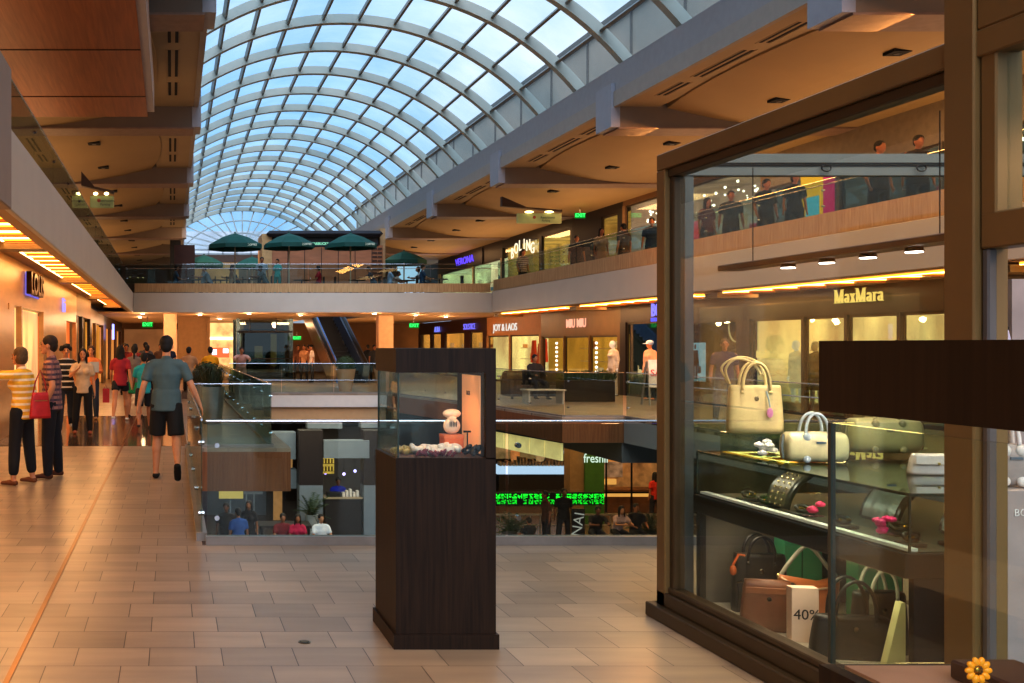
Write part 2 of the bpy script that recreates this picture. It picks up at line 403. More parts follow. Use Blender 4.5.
def figure(pose, fem=False, bottom='trousers', top='tee', hair='short', vox=.018, hands=False, capri=False):
    key = (pose, fem, bottom, top, hair, vox, hands, capri)
    if key in _fig: return _fig[key]
    P = POSES[pose]; lean = math.radians(P.get('lean', 0)); sit = P.get('sit', False)
    sw = .165 if fem else .195          # shoulder half width
    hw = .095
    z0 = .50 if sit else .93
    pel = Vector((0, 0, z0))
    up = Vector((0, math.sin(lean), math.cos(lean)))
    chest = pel+up*.34; neck = pel+up*.525
    headc = neck+Vector((0, .035+.05*math.sin(lean), .155))
    body = B(); cl = B(); lo = B(); sh = B(); hr = B()
    g = .014
    tw = .145 if fem else .165
    # torso
    def torso(b, e):
        cone_sweep(b, pel+up*.0, pel+up*.16, (tw+e+(.012 if fem else 0), .105+e), (tw-.022+e, .095+e))
        cone_sweep(b, pel+up*.14, chest, (tw-.022+e, .095+e), (tw+.01+e, .112+e))
        cone_sweep(b, chest, pel+up*.44, (tw+.01+e, .112+e), (tw-.01+e, .085+e))
        cone_sweep(b, pel+up*.455+Vector((-sw+.045,0,0)), pel+up*.455+Vector((sw-.045,0,0)), (.058+e, .062+e), (.058+e, .062+e), side=(0,0,1))
        cone_sweep(b, pel+up*.47, neck, (.09+e, .07+e), (.055+e*.5, .055+e*.5))
        if fem:
            for s in (-1, 1): b.ell(chest+Vector((.07*s, .085, -.01)), (.062+e, .06+e, .06+e))
    torso(body, -.004)
    cone_sweep(body, neck-up*.03, headc-Vector((0, .02, .06)), .052, .05)
    # head: skull, jaw, nose, ears
    body.ell(headc+Vector((0, -.008, .03)), (.076, .096, .098), 16, 12)
    body.ell(headc+Vector((0, .022, -.035)), (.056, .068, .07), 14, 10)
    body.ell(headc+Vector((0, .072, -.078)), (.03, .024, .024))
    cone_sweep(body, headc+Vector((0, .088, .012)), headc+Vector((0, .108, -.022)), .011, .016)
    for s in (-1, 1): body.ell(headc+Vector((.077*s, -.005, -.005)), (.012, .022, .033))
    for s in (-1, 1): body.ell(headc+Vector((.03*s, .086, .028)), (.02, .012, .008))
    # arms
    hand_pts = {}
    for s, k in ((-1, 'la'), (1, 'ra')):
        a = P[k]; shd = pel+up*.455+Vector((sw*s, 0, 0)); d1 = dirv(a[0], a[1], s); d2 = dirv(a[2], a[3], s)
        el = shd+d1*.285; wr = el+d2*.255; hd = wr+d2*.09
        hand_pts[s] = (wr, hd, d2)
        f = .88 if fem else 1.0
        cone_sweep(body, shd, el, .05*f, .038*f); cone_sweep(body, el, el+d2*.08, .038*f, .04*f); cone_sweep(body, el+d2*.06, wr, .04*f, .026*f)
        cone_sweep(cl, shd, shd+d1*(.02 if top == 'tank' else .2) if top in ('tee', 'tank') else el, (.062, .062) if top != 'tank' else .05, .064, cap=1.0 if top == 'tank' else .35)
        if top == 'long': cone_sweep(cl, el, wr-d2*.02, .048, .036)
        if top == 'threequarter': cone_sweep(cl, el, el+d2*.1, .048, .044)
        # hand: palm, four fingers of unequal length with a bend, thumb off the side
        ref = Vector((0, 1, 0)) if abs(d2.y) < .7 else Vector((0, 0, 1))
        w = (ref-d2*ref.dot(d2)).normalized(); nrm = d2.cross(w)*(-s)
        cone_sweep(body, wr, wr+d2*.075, (.03, .02), (.038, .015), side=tuple(w))
        for i, (off, ln) in enumerate(((-.03, .062), (-.01, .074), (.011, .07), (.03, .054))):
            r = .0085; p0 = wr+d2*.08+w*off; p1 = p0+(d2+nrm*.25).normalized()*ln*.55; p2 = p1+(d2+nrm*.9).normalized()*ln*.5
            cone_sweep(body, p0-d2*.02, p1, r, r, 8); cone_sweep(body, p1, p2, r, r*.85, 8)
        th = wr+d2*.025+w*.028
        cone_sweep(body, th, th+(d2*.7+w*.65+nrm*.25).normalized()*.045, .012, .01, 8)
        cone_sweep(body, th+(d2*.7+w*.65+nrm*.25).normalized()*.045, th+(d2*.7+w*.65+nrm*.25).normalized()*.045+(d2+w*.15+nrm*.4).normalized()*.03, .01, .009, 8)
    # legs
    ank = []
    for s, k in ((-1, 'll'), (1, 'rl')):
        a = P[k]; hp = pel+Vector((hw*s, 0, -.02)); d1 = dirv(a[0], a[1], s); d2 = dirv(a[2], a[3], s)
        kn = hp+d1*.43; an = kn+d2*.41; ank.append((an, d2, s))
        cone_sweep(body, hp, kn, .082, .055); cone_sweep(body, kn, kn+d2*.13+Vector((0, -.01, 0)), .054, .057); cone_sweep(body, kn+d2*.13, an, .056, .035)
        if bottom == 'trousers':
            cone_sweep(lo, hp, kn, (.097, .10), .078); cone_sweep(lo, kn, kn+d2*.16, .078, .076); cone_sweep(lo, kn+d2*.14, an-d2*(.10 if capri else -.01), .076, .058 if not capri else .066)
        elif bottom == 'shorts':
            cone_sweep(lo, hp, kn-d1*.05, (.10, .104), (.104, .102), cap=.1)
        elif bottom == 'minishorts':
            cone_sweep(lo, hp, hp+d1*.2, (.098, .10), (.1, .1), cap=.1)
        fd = Vector((0, 1, 0)); toe = P.get('toe', 0) if s == 1 else 0
        if toe: fd = Vector((0, math.cos(math.radians(60)), -math.sin(math.radians(60))))
        heel = an+Vector((0, -.03, -.045)) if not toe else an+Vector((0, -.04, -.02))
        cone_sweep(body, an, heel, .034, .03)
        cone_sweep(body, heel, heel+fd*.17+Vector((0, 0, -.008 if not toe else 0)), (.034, .028), (.038, .018))
        cone_sweep(sh, heel+Vector((0, 0, -.002)), heel+fd*.1, (.042, .036), (.045, .034)); cone_sweep(sh, heel+fd*.08, heel+fd*.19+Vector((0, 0, -.01 if not toe else 0)), (.046, .032), (.042, .024))
    if bottom != 'dress':
        cone_sweep(lo, pel+Vector((0, 0, -.04)), pel+up*.07, (tw+g, .112+g), (tw-.005+g, .1+g))
    if bottom == 'skirt': cone_sweep(lo, pel+Vector((0, 0, .02)), pel+Vector((0, .0, -.36)), (tw+.02, .12), (tw+.05, .15), cap=.1)
    torso(cl, g)
    cone_sweep(cl, pel-up*.10, pel+up*.14, (tw+.032, .138), (tw+.014, .118), cap=.12)
    if bottom == 'dress': cone_sweep(cl, pel+Vector((0, 0, .05)), pel+Vector((0, 0, -.36)), (tw+.02, .12), (tw+.06, .16), cap=.1)
    # keep the collar open: shirt stops below the neck
    # hair
    hc = headc+Vector((0, -.018, .045))
    if hair != 'none':
        hr.ell(hc, (.087, .1, .092), 16, 12)
        hr.ell(headc+Vector((0, -.055, .0)), (.076, .062, .08))
        if hair == 'bob': hr.ell(headc+Vector((0, -.03, -.01)), (.095, .085, .1))
        if hair == 'long':
            cone_sweep(hr, headc+Vector((0, -.05, .02)), headc+Vector((0, -.10, -.26)), (.085, .05), (.07, .025))
            for s in (-1, 1): cone_sweep(hr, headc+Vector((.07*s, -.01, .02)), headc+Vector((.085*s, -.0, -.18)), (.026, .04), (.02, .03))
        if hair == 'tail':
            cone_sweep(hr, headc+Vector((0, -.1, .04)), headc+Vector((0, -.13, -.2)), (.035, .03), (.02, .015))
        if hair == 'afro':
            for k in range(26):
                t = random.uniform(0, 2*PI); u = random.uniform(-.1, 1); r = math.sqrt(max(0, 1-u*u))
                v = Vector((math.cos(t)*r*.1, math.sin(t)*r*.1-.02, u*.1+.03)); 
                if v.y < .05 or v.z > .08: hr.ell(headc+v, .035, 8, 6)
    eyes = B()
    for s in (-1, 1): eyes.ell(headc+Vector((.031*s, .087, .014)), (.012, .006, .007), 8, 6)
    lips = B(); lips.ell(headc+Vector((0, .091, -.055)), (.023, .008, .007), 8, 6)
    brow = B()
    for s in (-1, 1): brow.ell(headc+Vector((.032*s, .09, .037)), (.018, .006, .004), 8, 6)
    soles = min((a[0].z-.08) for a in ank)
    drop = -min(0, soles) if False else 0
    fl = min(v[2] for v in sh.v)
    out = dict(body=fuse(body, min(vox, .010) if hands else vox, 'body', 1), top=fuse(cl, vox, 'shirt', 3), lower=fuse(lo, vox, 'trousers', 3) if bottom != 'dress' and lo.v else None,
               shoes=fuse(sh, vox*.7, 'shoes', 1), hair=fuse(hr, vox*.7, 'hair', 1) if hr.v else None,
               eyes=eyes.mesh('eyes'), lips=lips.mesh('lips'), brow=brow.mesh('brows'), fl=fl, hand=hand_pts, head=headc, pel=pel, sh=pel+up*.47, bottom=bottom, topk=top)
    _fig[key] = out
    return out

SKIN = {'light': '#c58d68', 'tan': '#a96f4c', 'brown': '#7d4d33', 'dark': '#4a2d20'}
LOWN = {'trousers': 'trousers', 'shorts': 'shorts', 'minishorts': 'shorts', 'skirt': 'skirt', 'dress': 'dress'}
def person(label, x, y, z, face, pose='stand', fem=False, top='#444444', low='#222222', shoe='#1a1512', hair='short', hcol='#1c130d',
           skin='tan', bottom='trousers', sleeve='tee', h=1.72, group=None, vox=.02, hands=False, capri=False, faceparts=False, lownname=None):
    """face: heading in degrees, 0 looks away from the camera (+Y), 90 to the left (-X), 180 to the camera"""
    F = figure(pose, fem, bottom, sleeve, hair, vox, hands, capri)
    t = bpy.data.objects.new('person', None); COL.objects.link(t); t.empty_display_size = .1
    sc = h/1.72
    t.location = (x, y, z-F['fl']*sc+.001); t.rotation_euler = (0, 0, math.radians(face)); t.scale = (sc,)*3
    tag(t, label, 'person', group)
    def ch(name, me, m, par=None):
        o = bpy.data.objects.new(name, me)
        if len(me.materials) == 0: me.materials.append(None)
        o.material_slots[0].link = 'OBJECT'; o.material_slots[0].material = m
        COL.objects.link(o); o.parent = par or t
        return o
    cm = lambda c: c if not isinstance(c, str) else mat(c, .85, var=.1, scale=9)
    bd = ch('body', F['body'], mat(SKIN[skin], .55, var=.05))
    ch('shirt' if bottom != 'dress' else 'dress', F['top'], cm(top))
    if F['lower'] is not None: ch(lownname or LOWN[bottom], F['lower'], cm(low))
    ch('shoes', F['shoes'], cm(shoe))
    if F['hair'] is not None: ch('hair', F['hair'], mat(hcol, .7, var=.25, scale=40))
    if faceparts:
        ch('eyes', F['eyes'], mat('#17100c', .3)); ch('lips', F['lips'], mat('#8a4a3c', .5)); ch('eyebrows', F['brow'], mat(hcol, .8))
    return t, F

def mannequin(label, x, y, z, face, wear=None, low=None, h=1.75, fem=True, m=None, group=None, pose='stand'):
    F = figure(pose, fem, 'trousers' if low else 'dress', 'long', 'none', .024)
    t = bpy.data.objects.new('mannequin', None); COL.objects.link(t)
    sc = h/1.72; t.location = (x, y, z-F['fl']*sc+.02); t.rotation_euler = (0, 0, math.radians(face)); t.scale = (sc,)*3
    tag(t, label, 'mannequin', group)
    def ch(name, me, mm):
        o = bpy.data.objects.new(name, me)
        if len(me.materials) == 0: me.materials.append(None)
        o.material_slots[0].link = 'OBJECT'; o.material_slots[0].material = mm; COL.objects.link(o); o.parent = t
    ch('body', F['body'], m or mat('#e8dccb', .4, var=.03))
    if wear: ch('coat', F['top'], wear)
    if low and F['lower'] is not None: ch('trousers', F['lower'], low)
    b = B(); b.lathe((0, 0, F['fl']-.018), [(.17, 0), (.17, .012), (.15, .018)], 20)
    o = part('stand_base', b, mat('#8a8a8a', .2, 1.0)); o.parent = t
    return t
# ------------------------------------------------------------------ palette
TILE = floor_mat(); DARKTILE = floor_mat(True)
M_FASCIA = mat('#cdc3b4', .5, var=.03, scale=1.5)
M_FASCIA2 = mat('#b0aca8', .5, var=.03, scale=1.5)
M_SOFFIT = mat('#b89468', .55, var=.05, scale=1)
M_CEIL = mat('#ac9878', .7, var=.04, scale=.8)
M_SAIL = mat('#a68c64', .65, var=.04, scale=.8)
M_BEAM = mat('#7d6e60', .55, var=.05, scale=2)
M_BEAMEND = mat('#9b9ba2', .5, var=.03)
M_WALLBEIGE = mat('#b08a62', .45, var=.06, scale=2)
M_STONE = mat('#a98a66', .35, var=.12, scale=1.5, stretch=(1, 1, 5))
M_BAND = wood('#b0885c', '#d4b284', .5, 2, 2.0)
M_BROWNF = wood('#7a4a2c', '#96603c', .5, 2, 1.5)
M_DARKW = wood('#1d120a', '#302014', .48, 2, 2.5)
M_CANOPY = wood('#8a4a24', '#a86234', .38, 1, .8)
M_STEEL = mat('#b8bcc0', .22, 1.0, var=.03)
M_DKMETAL = mat('#2a2624', .35, .6, var=.05)
M_GLASS = glass()
M_GLASSG = glass('#e2ece8', .8, .025)
M_BRONZE = mat('#80663e', .4, .2, var=.06, scale=3)
M_BRONZED = mat('#4c3c26', .4, .2, var=.06, scale=3)

# ------------------------------------------------------------------ floors
b = B(); b.box(-3.4, .25, -4, 62, -.06, 0); b.box(.25, 17, -4, 8.25, -.06, 0)
b.box(.25, 1.9, 16, 34, -.06, 0); b.box(.25, 15.2, 34, 62, -.06, 0); b.box(10.3, 15.2, 8.25, 22.8, -.06, 0)
BUL = [(7.3, 34), (8.05, 30), (8.55, 26.6), (8.9, 22.8), (10.3, 22.8), (15.2, 22.8), (15.2, 34)]
b.prism(BUL, 2, -.06, 0)
struct('floor', b, TILE)
b = B(); b.box(-3.0, .25, 16.3, 23.2, .0005, .004); struct('floor', b, DARKTILE)
b = B(); b.box(-5, 22, 6, 47, -4.5, -4.3); struct('floor', b, mat('#5d5048', .25, var=.1, scale=1))
b = B(); b.box(-.825, -.795, -4, 58, -.0005, .0045); struct('trim_1', b, mat('#8a5f34', .3, .8))
# slab edges of this level
b = B(); b.box(.25, 1.9, 16, 34, -.69, -.061); struct('trim_2', b, M_BROWNF)
b = B(); b.prism(BUL, 2, -.58, -.061); struct('trim_3', b, M_BROWNF)
b = B(); b.box(10.3, 15.2, 8.3, 22.79, -.58, -.061); struct('trim_4', b, M_FASCIA2)
b = B(); b.box(1.91, 7.3, 34, 46, -.46, -.061); struct('trim_5', b, mat('#dcd4c8', .5, var=.03))
b = B(); b.box(1.91, 7.3, 34.15, 46, -.95, -.47); struct('trim_6', b, mat('#c8a478', .6, var=.04))
b = B(); b.box(-3.4, .2, 8.4, 34, -.58, -.061); b.box(-3.4, 10.2, -4, 8.1, -.58, -.061); struct('trim_7', b, M_FASCIA2)
b = B(); b.box(10.3, 15.2, 22.9, 46, -1.05, -.59); struct('trim_8', b, mat('#6d6660', .6, var=.05))
# walls round the lower hall
b = B(); b.box(-5, 22, 46.6, 47, -4.3, -.1); struct('wall_lower_back', b, mat('#4a3a30', .6, var=.2, scale=1))
b = B(); b.box(-5, -4.8, 6, 47, -4.3, -.6); struct('wall_lower_left', b, mat('#4b3f38', .6, var=.1))
b = B(); b.box(21.8, 22, 6, 47, -4.3, -.1); struct('wall_lower_right', b, mat('#5a4434', .6, var=.1))
b = B(); b.box(15.2, 22, 6, 47, -.6, -.3); struct('ceiling', b, mat('#6a5644', .7, var=.1))

# ------------------------------------------------------------------ upper level slabs
Z2 = 3.72
b = B(); b.box(-6.2, -1.6, -4, 76, 3.32, Z2); b.box(12.85, 16.9, -4, 76, 3.25, Z2); b.box(-1.6, 12.85, 40.1, 47, 3.2, Z2)
b.box(-1.6, 6.8, 47, 76, 3.2, Z2); b.box(9.0, 12.85, 47, 76, 3.2, Z2); b.box(6.8, 9.0, 53.5, 76, 3.2, Z2)
struct('floor', b, mat('#8d7a68', .3, var=.1, scale=1))
b = B(); b.box(-1.62, -1.55, 9.6, 40.0, 2.95, 3.74, .01); struct('trim_9', b, M_FASCIA)
b = B(); b.box(-1.66, -1.54, -4, 9.6, 2.95, 4.30, .01); struct('trim_10', b, mat('#9a8676', .5, var=.04))
b = B(); b.box(-1.55, 12.8, 40.0, 40.1, 2.95, 3.74, .01); struct('trim_11', b, M_FASCIA)
b = B(); b.box(12.8, 12.87, -4, 40.0, 2.95, 3.80, .01); struct('trim_12', b, M_FASCIA)
b = B(); b.box(-1.5, 12.78, 40.14, 40.22, 3.77, 4.12); struct('trim_13', b, M_BAND)
b = B(); b.box(12.92, 13.0, -4, 40.2, 3.83, 4.26); struct('trim_14', b, M_BAND)
b = B(); b.box(-1.75, -1.62, -4, 40, 2.955, 3.32); b.box(-3.2, -1.75, -4, 62, 3.30, 3.34); struct('ceiling', b, M_SOFFIT)
b = B(); b.box(-3.4, 15.2, 40.1, 62, 3.0, 3.19)
bs = B(); bs.box(-3.2, 6.8, 40.15, 61, 2.96, 3.0); bs.box(9.0, 15, 40.15, 61, 2.96, 3.0); bs.box(6.8, 9.0, 40.15, 46.5, 2.96, 3.0)
struct('ceiling', bs, M_SOFFIT)
b = B(); b.box(12.87, 15.2, -4, 40.1, 2.93, 3.2); struct('ceiling', b, M_SOFFIT)

# amber louvred light trays under the balconies
AMB = glow('#ffa030', 4.2); AMBH = glow('#ffd48a', 9.0)
def tray(x0, x1, y0, y1, z, label, group):
    t = thing('ceiling_light_tray', label, 'light fixture', ((x0+x1)/2, y0, z), 0, group)
    b = B(); b.box(x0, x1, y0, y1, z, z+.03); part('diffuser', b, AMB, t)
    b = B(); L = y1-y0; n = max(3, int(L/.85))
    for k in range(n):
        y = y0+(k+.5)*L/n
        b.box(x0+.04, x1-.04, y-.06, y+.06, z-.012, z-.002)
    b.box(x0, x0+.035, y0, y1, z-.014, z-.002)
    part('lamp_tube', b, AMBH, t)
    for k in range(n):
        y = y0+(k+.5)*L/n+L/n*.36
        b = B(); b.box(x0+.08, x1-.08, y-.05, y+.05, z-.05, z-.015); part('louvre', b, mat('#a86a30', .5), t)
    b = B(); b.box(x0-.1, x1+.18, y1+.05, y1+.6, z-.12, z-.001); part('end_plate', b, M_BRONZE, t)
    return t
for k, y in enumerate((.2, 8.4, 16.7, 25.0, 33.2)):
    tray(-2.62, -1.98, y, min(y+7.0, 39.5), 3.255, 'amber louvred ceiling light tray over the left shop row', 'amber light trays over the left shops')
for k, y in enumerate((8.4, 16.7, 25.0, 33.2)):
    tray(13.05, 13.75, y, min(y+7.0, 39.6), 2.895, 'amber louvred ceiling light tray over the right shop row', 'amber light trays over the right shops')

# ------------------------------------------------------------------ top ceiling: beams, sails, edge
YB = [-.7, 7.55, 15.8, 24.1, 32.4, 40.7, 48.9, 57.2, 65.5]
def topceil(xin, sg):
    X = lambda u: xin+sg*u
    b = B()
    for k, y in enumerate(YB[:-1]):
        b.box(X(0), X(1.02), y+.82, YB[k+1], 7.4, 7.5)
    struct('ceiling', b, M_CEIL)
    b = B()
    for k, y in enumerate(YB[:-1]):
        y0, y1 = y+.8, YB[k+1]
        def fn(i, j):
            u = 1.18+.55*math.sin(PI*j)**.8*0+i*(6.2-1.18)
            bulge = .35*(1-(2*j-1)**2)
            uu = u-bulge*(1-i)**2
            z = 7.36-.46*math.sin(min(1, i*1.6)*PI/2)
            return (X(uu), y0+(y1-y0)*j, z)
        b.grid(fn, 10, 8)
        b.grid(lambda i, j: tuple(Vector(fn(0, j))+Vector((0, 0, i*.3))), 1, 8)
    struct('ceiling', b, M_SAIL, smooth=False)
    b = B(); b.box(X(0), X(-.12), -4, 75, 7.38, 7.75, 0); struct('trim_15' if sg < 0 else 'trim_17', b, mat('#a39a90', .6, var=.04))
    b = B(); b.box(X(0.02), X(-.08), -4, 75, 7.75, 8.36, 0); struct('trim_16' if sg < 0 else 'trim_18', b, mat('#9a999c', .6, var=.04))
    b = B(); b.box(X(0), X(8.5), -4, 75, 8.3, 8.4); struct('ceiling', b, mat('#555555', .8))
    for k, y in enumerate(YB):
        b = B(); b.box(X(.02), X(6.2), y, y+.8, 6.9, 7.9); o = struct('ceiling_beam', b, M_BEAM); 
        e = B(); e.box(X(.04), X(-.18), y-.02, y+.84, 6.9, 7.95); part('beam_end', e, M_BEAMEND, o)
        l = B(); l.box(X(.0), X(6.1), y-.025, y+.82, 6.86, 6.90); part('beam_lip', l, mat('#8d7466', .5), o)
    # air slots and square ceiling openings
    for k, y in enumerate(YB[:-1]):
        if YB[k+1] < 12 : continue
        for (a, c) in ((2.0, 3.2), (3.7, 5.6), (6.1, 7.2)):
            t = thing('air_vent', 'narrow double-slot air vent in the %s edge of the top ceiling' % ('left' if sg < 0 else 'right'), 'vent', (X(.5), y+a, 7.4), 0, 'slot air vents in the %s edge of the top ceiling' % ('left' if sg < 0 else 'right'))
            v = B(); v.box(X(.40), X(.46), y+a, y+c, 7.392, 7.399); v.box(X(.54), X(.60), y+a, y+c, 7.392, 7.399); part('slot', v, mat('#1d1512', .8), t)
            v = B(); v.box(X(.36), X(.38), y+a-.05, y+c+.05, 7.388, 7.399); v.box(X(.62), X(.64), y+a-.05, y+c+.05, 7.388, 7.399); part('frame', v, M_CEIL, t)
        for (u, a) in ((2.6, 2.6), (2.6, 6.2)):
            z = 7.36-.46*math.sin(min(1, (u-1.18)/5.02*1.6)*PI/2)
            t = thing('ceiling_spotlight', 'square recessed dark ceiling spotlight over the %s upper gallery' % ('left' if sg < 0 else 'right'), 'light fixture', (X(u), y+a, z), 0, 'recessed spotlights over the %s upper gallery' % ('left' if sg < 0 else 'right'))
            v = B(); v.box(X(u-.16), X(u+.16), y+a-.16, y+a+.16, z-.05, z+.02); part('housing', v, mat('#120d0b', .8), t)
            v = B(); v.cyl((X(u), y+a, z-.06), (X(u), y+a, z-.045), .06, n=12); part('lens', v, mat('#3a2a1c', .3), t)
topceil(.52, -1); topceil(10.75, 1)

# wood-clad canopy hanging at upper left
b = B(); b.box(-4.6, -.5, 2, 20.6, 6.35, 6.9); o = struct('ceiling', b, M_CANOPY)
b = B()
for y in (5.5, 9.3, 12.9, 15.9, 18.9): b.box(-4.6, -.5, y, y+.03, 6.342, 6.352)
b.box(-2.88, -2.84, 2, 20.6, 6.342, 6.352)
part('panel_joint', b, mat('#1e0f08', .8), o)
b = B(); b.box(-.5, -.36, 2, 20.3, 6.38, 6.95); part('edge_panel', b, mat('#b9b3b8', .5, var=.03), o)

# ------------------------------------------------------------------ vaulted skylight
CX, CZ, R = 5.0, 3.55, 7.755
A0, A1 = math.radians(39), math.radians(141)
def arc(a, r, y): return (CX+r*math.cos(a), y, CZ+r*math.sin(a))
sky = sthing('window_1', (CX, 30, 8.4))
YR = [10.3+2.76*k-2.76*3 for k in range(26)]      # 2.0 .. 71
M_RIB = mat('#a3a79c', .5, var=.05, scale=2)
for y in YR:
    b = B(); n = 40
    for k in range(n):
        a, c = A0+(A1-A0)*k/n, A0+(A1-A0)*(k+1)/n
        vs = [arc(t, r, yy) for t in (a, c) for (r, yy) in ((R-.14, y-.11), (R-.14, y+.11), (R+.12, y+.11), (R+.12, y-.11))]
        b.add(vs, [(0,1,5,4),(1,2,6,5),(2,3,7,6),(3,0,4,7)])
    part('rib', b, M_RIB, sky)
    b = B()
    for k in range(n):
        a, c = A0+(A1-A0)*k/n, A0+(A1-A0)*(k+1)/n
        for s in (-.12, .10):
            vs = [arc(t, r, yy) for t in (a, c) for (r, yy) in ((R-.155, y+s), (R-.155, y+s+.02), (R-.135, y+s+.02), (R-.135, y+s))]
            b.add(vs, [(0,1,5,4),(1,2,6,5),(2,3,7,6),(3,0,4,7)])
NP = 13
b = B()
for k in range(NP+1):
    a = A0+(A1-A0)*k/NP
    b.bar(arc(a, R+.03, YR[0]), arc(a, R+.03, YR[-1]), .07, .15, up=(math.cos(a), 0, math.sin(a)))
part('purlin', b, mat('#6f716c', .4, var=.05), sky)
b = B()
for k in range(36):
    a, c = A0+(A1-A0)*k/36, A0+(A1-A0)*(k+1)/36
    b.quad(arc(a, R+.13, YR[0]), arc(c, R+.13, YR[0]), arc(c, R+.13, YR[-1]), arc(a, R+.13, YR[-1]))
# panes: clear with faint streaks
mg, nt, out = newmat('skylight glass')
t_ = nt.nodes.new('ShaderNodeBsdfTransparent'); d_ = nt.nodes.new('ShaderNodeBsdfTranslucent'); d_.inputs[0].default_value = (.8, .88, .95, 1)
nz = nt.nodes.new('ShaderNodeTexNoise'); nz.inputs['Scale'].default_value = .35; nz.inputs['Detail'].default_value = 5
tc = nt.nodes.new('ShaderNodeTexCoord'); nt.links.new(tc.outputs['Object'], nz.inputs['Vector'])
rp = nt.nodes.new('ShaderNodeValToRGB'); rp.color_ramp.elements[0].position = .35; rp.color_ramp.elements[1].position = .7
rp.color_ramp.elements[0].color = (.66, .80, .88, 1); rp.color_ramp.elements[1].color = (.97, .99, 1, 1)
nt.links.new(nz.outputs['Fac'], rp.inputs[0]); nt.links.new(rp.outputs[0], t_.inputs[0])
mx = nt.nodes.new('ShaderNodeMixShader'); mx.inputs[0].default_value = .06
nt.links.new(t_.outputs[0], mx.inputs[1]); nt.links.new(d_.outputs[0], mx.inputs[2]); nt.links.new(mx.outputs[0], out.inputs['Surface'])
part('glazing', b, mg, sky)
b = B()
for k, (x, y) in enumerate([(1.5, 22), (2.5, 25), (2.2, 31)]): b.cyl((x, y, 10), (x+.6, y, 10), .02)
# fan-shaped gable at the far end
gab = sthing('window_2', (CX, 71, 8.4))
b = B(); n = 16
Yg = YR[-1]+.1
for k in range(n+1):
    a = A0+(A1-A0)*k/n
    b.bar((CX, Yg, 8.4), arc(a, R, Yg), .09, .09)
for rr in (.42, .72):
    pts = []
    for k in range(25):
        a = A0+(A1-A0)*k/24; p = Vector(arc(a, R, Yg)); c = Vector((CX, Yg, 8.4)); pts.append(c+(p-c)*rr)
    b.tube(pts, .05, 6)
part('glazing_bar', b, mat('#b9c0bf', .5), gab)
b = B(); pts = [arc(A0+(A1-A0)*k/24, R, Yg+.06) for k in range(25)]
b.add(pts+[(CX, Yg+.06, 8.3)], [tuple(range(26))])
part('pane', b, mg, gab)
# trusswork below the gable
b = B()
for z in (7.5, 8.1, 8.4): b.box(.6, 10.7, 70.8, 70.95, z-.05, z+.05)
for k in range(11):
    x = .6+k*1.0; b.box(x-.04, x+.04, 70.8, 70.95, 7.5, 8.4)
struct('trim_19', b, mat('#a9b0b2', .5))
b = B(); b.box(-6.2, 16.9, 75, 75.2, Z2, 8.3); struct('wall_back', b, mat('#7e6a58', .7, var=.15, scale=.7))
# the building outside above the right of the skylight
b = B(); b.box(17.5, 18, 0, 95, 8.4, 14.6); o = struct('exterior_backdrop', b, mat('#b0a392', .8, var=.06, scale=.5))
b = B()
for k in range(24): b.box(17.42, 17.5, 2+k*4, 2.05+k*4, 8.4, 14.6)
b.box(17.35, 17.5, 0, 95, 14.35, 14.7); b.box(17.40, 17.5, 0, 95, 11.3, 11.5)
part('panel_joint', b, mat('#6d6860', .8), o)

b = B(); b.box(-6, 17, 84, 84.5, 6, 11.2); struct('exterior_backdrop', b, mat('#c4c6c8', .8, var=.15, scale=.6))  # pale slab standing in for grey-white haze beyond the gable

# ------------------------------------------------------------------ upper walls
b = B(); b.box(-6.3, -6.1, -4, 75, Z2, 7.4); struct('wall_upper_left', b, mat('#8b6a49', .6, var=.15, scale=.6))
b = B(); b.box(18.9, 19.1, -4, 75, Z2, 8.3); struct('wall_upper_right', b, mat('#4a3323', .6, var=.15, scale=.6))
b = B(); b.box(-3.6, -3.34, -4, 62, 0, 3.29); struct('wall_left', b, M_STONE)
b = B(); b.box(-3.5, 17.5, 61.8, 62, 0, 3.0); struct('wall_rear', b, mat('#a77846', .5, var=.2, scale=.8))
b = B(); b.box(17.3, 17.5, -4, 62, 0, 3.2); struct('wall_right', b, mat('#5a3f2a', .6, var=.15))

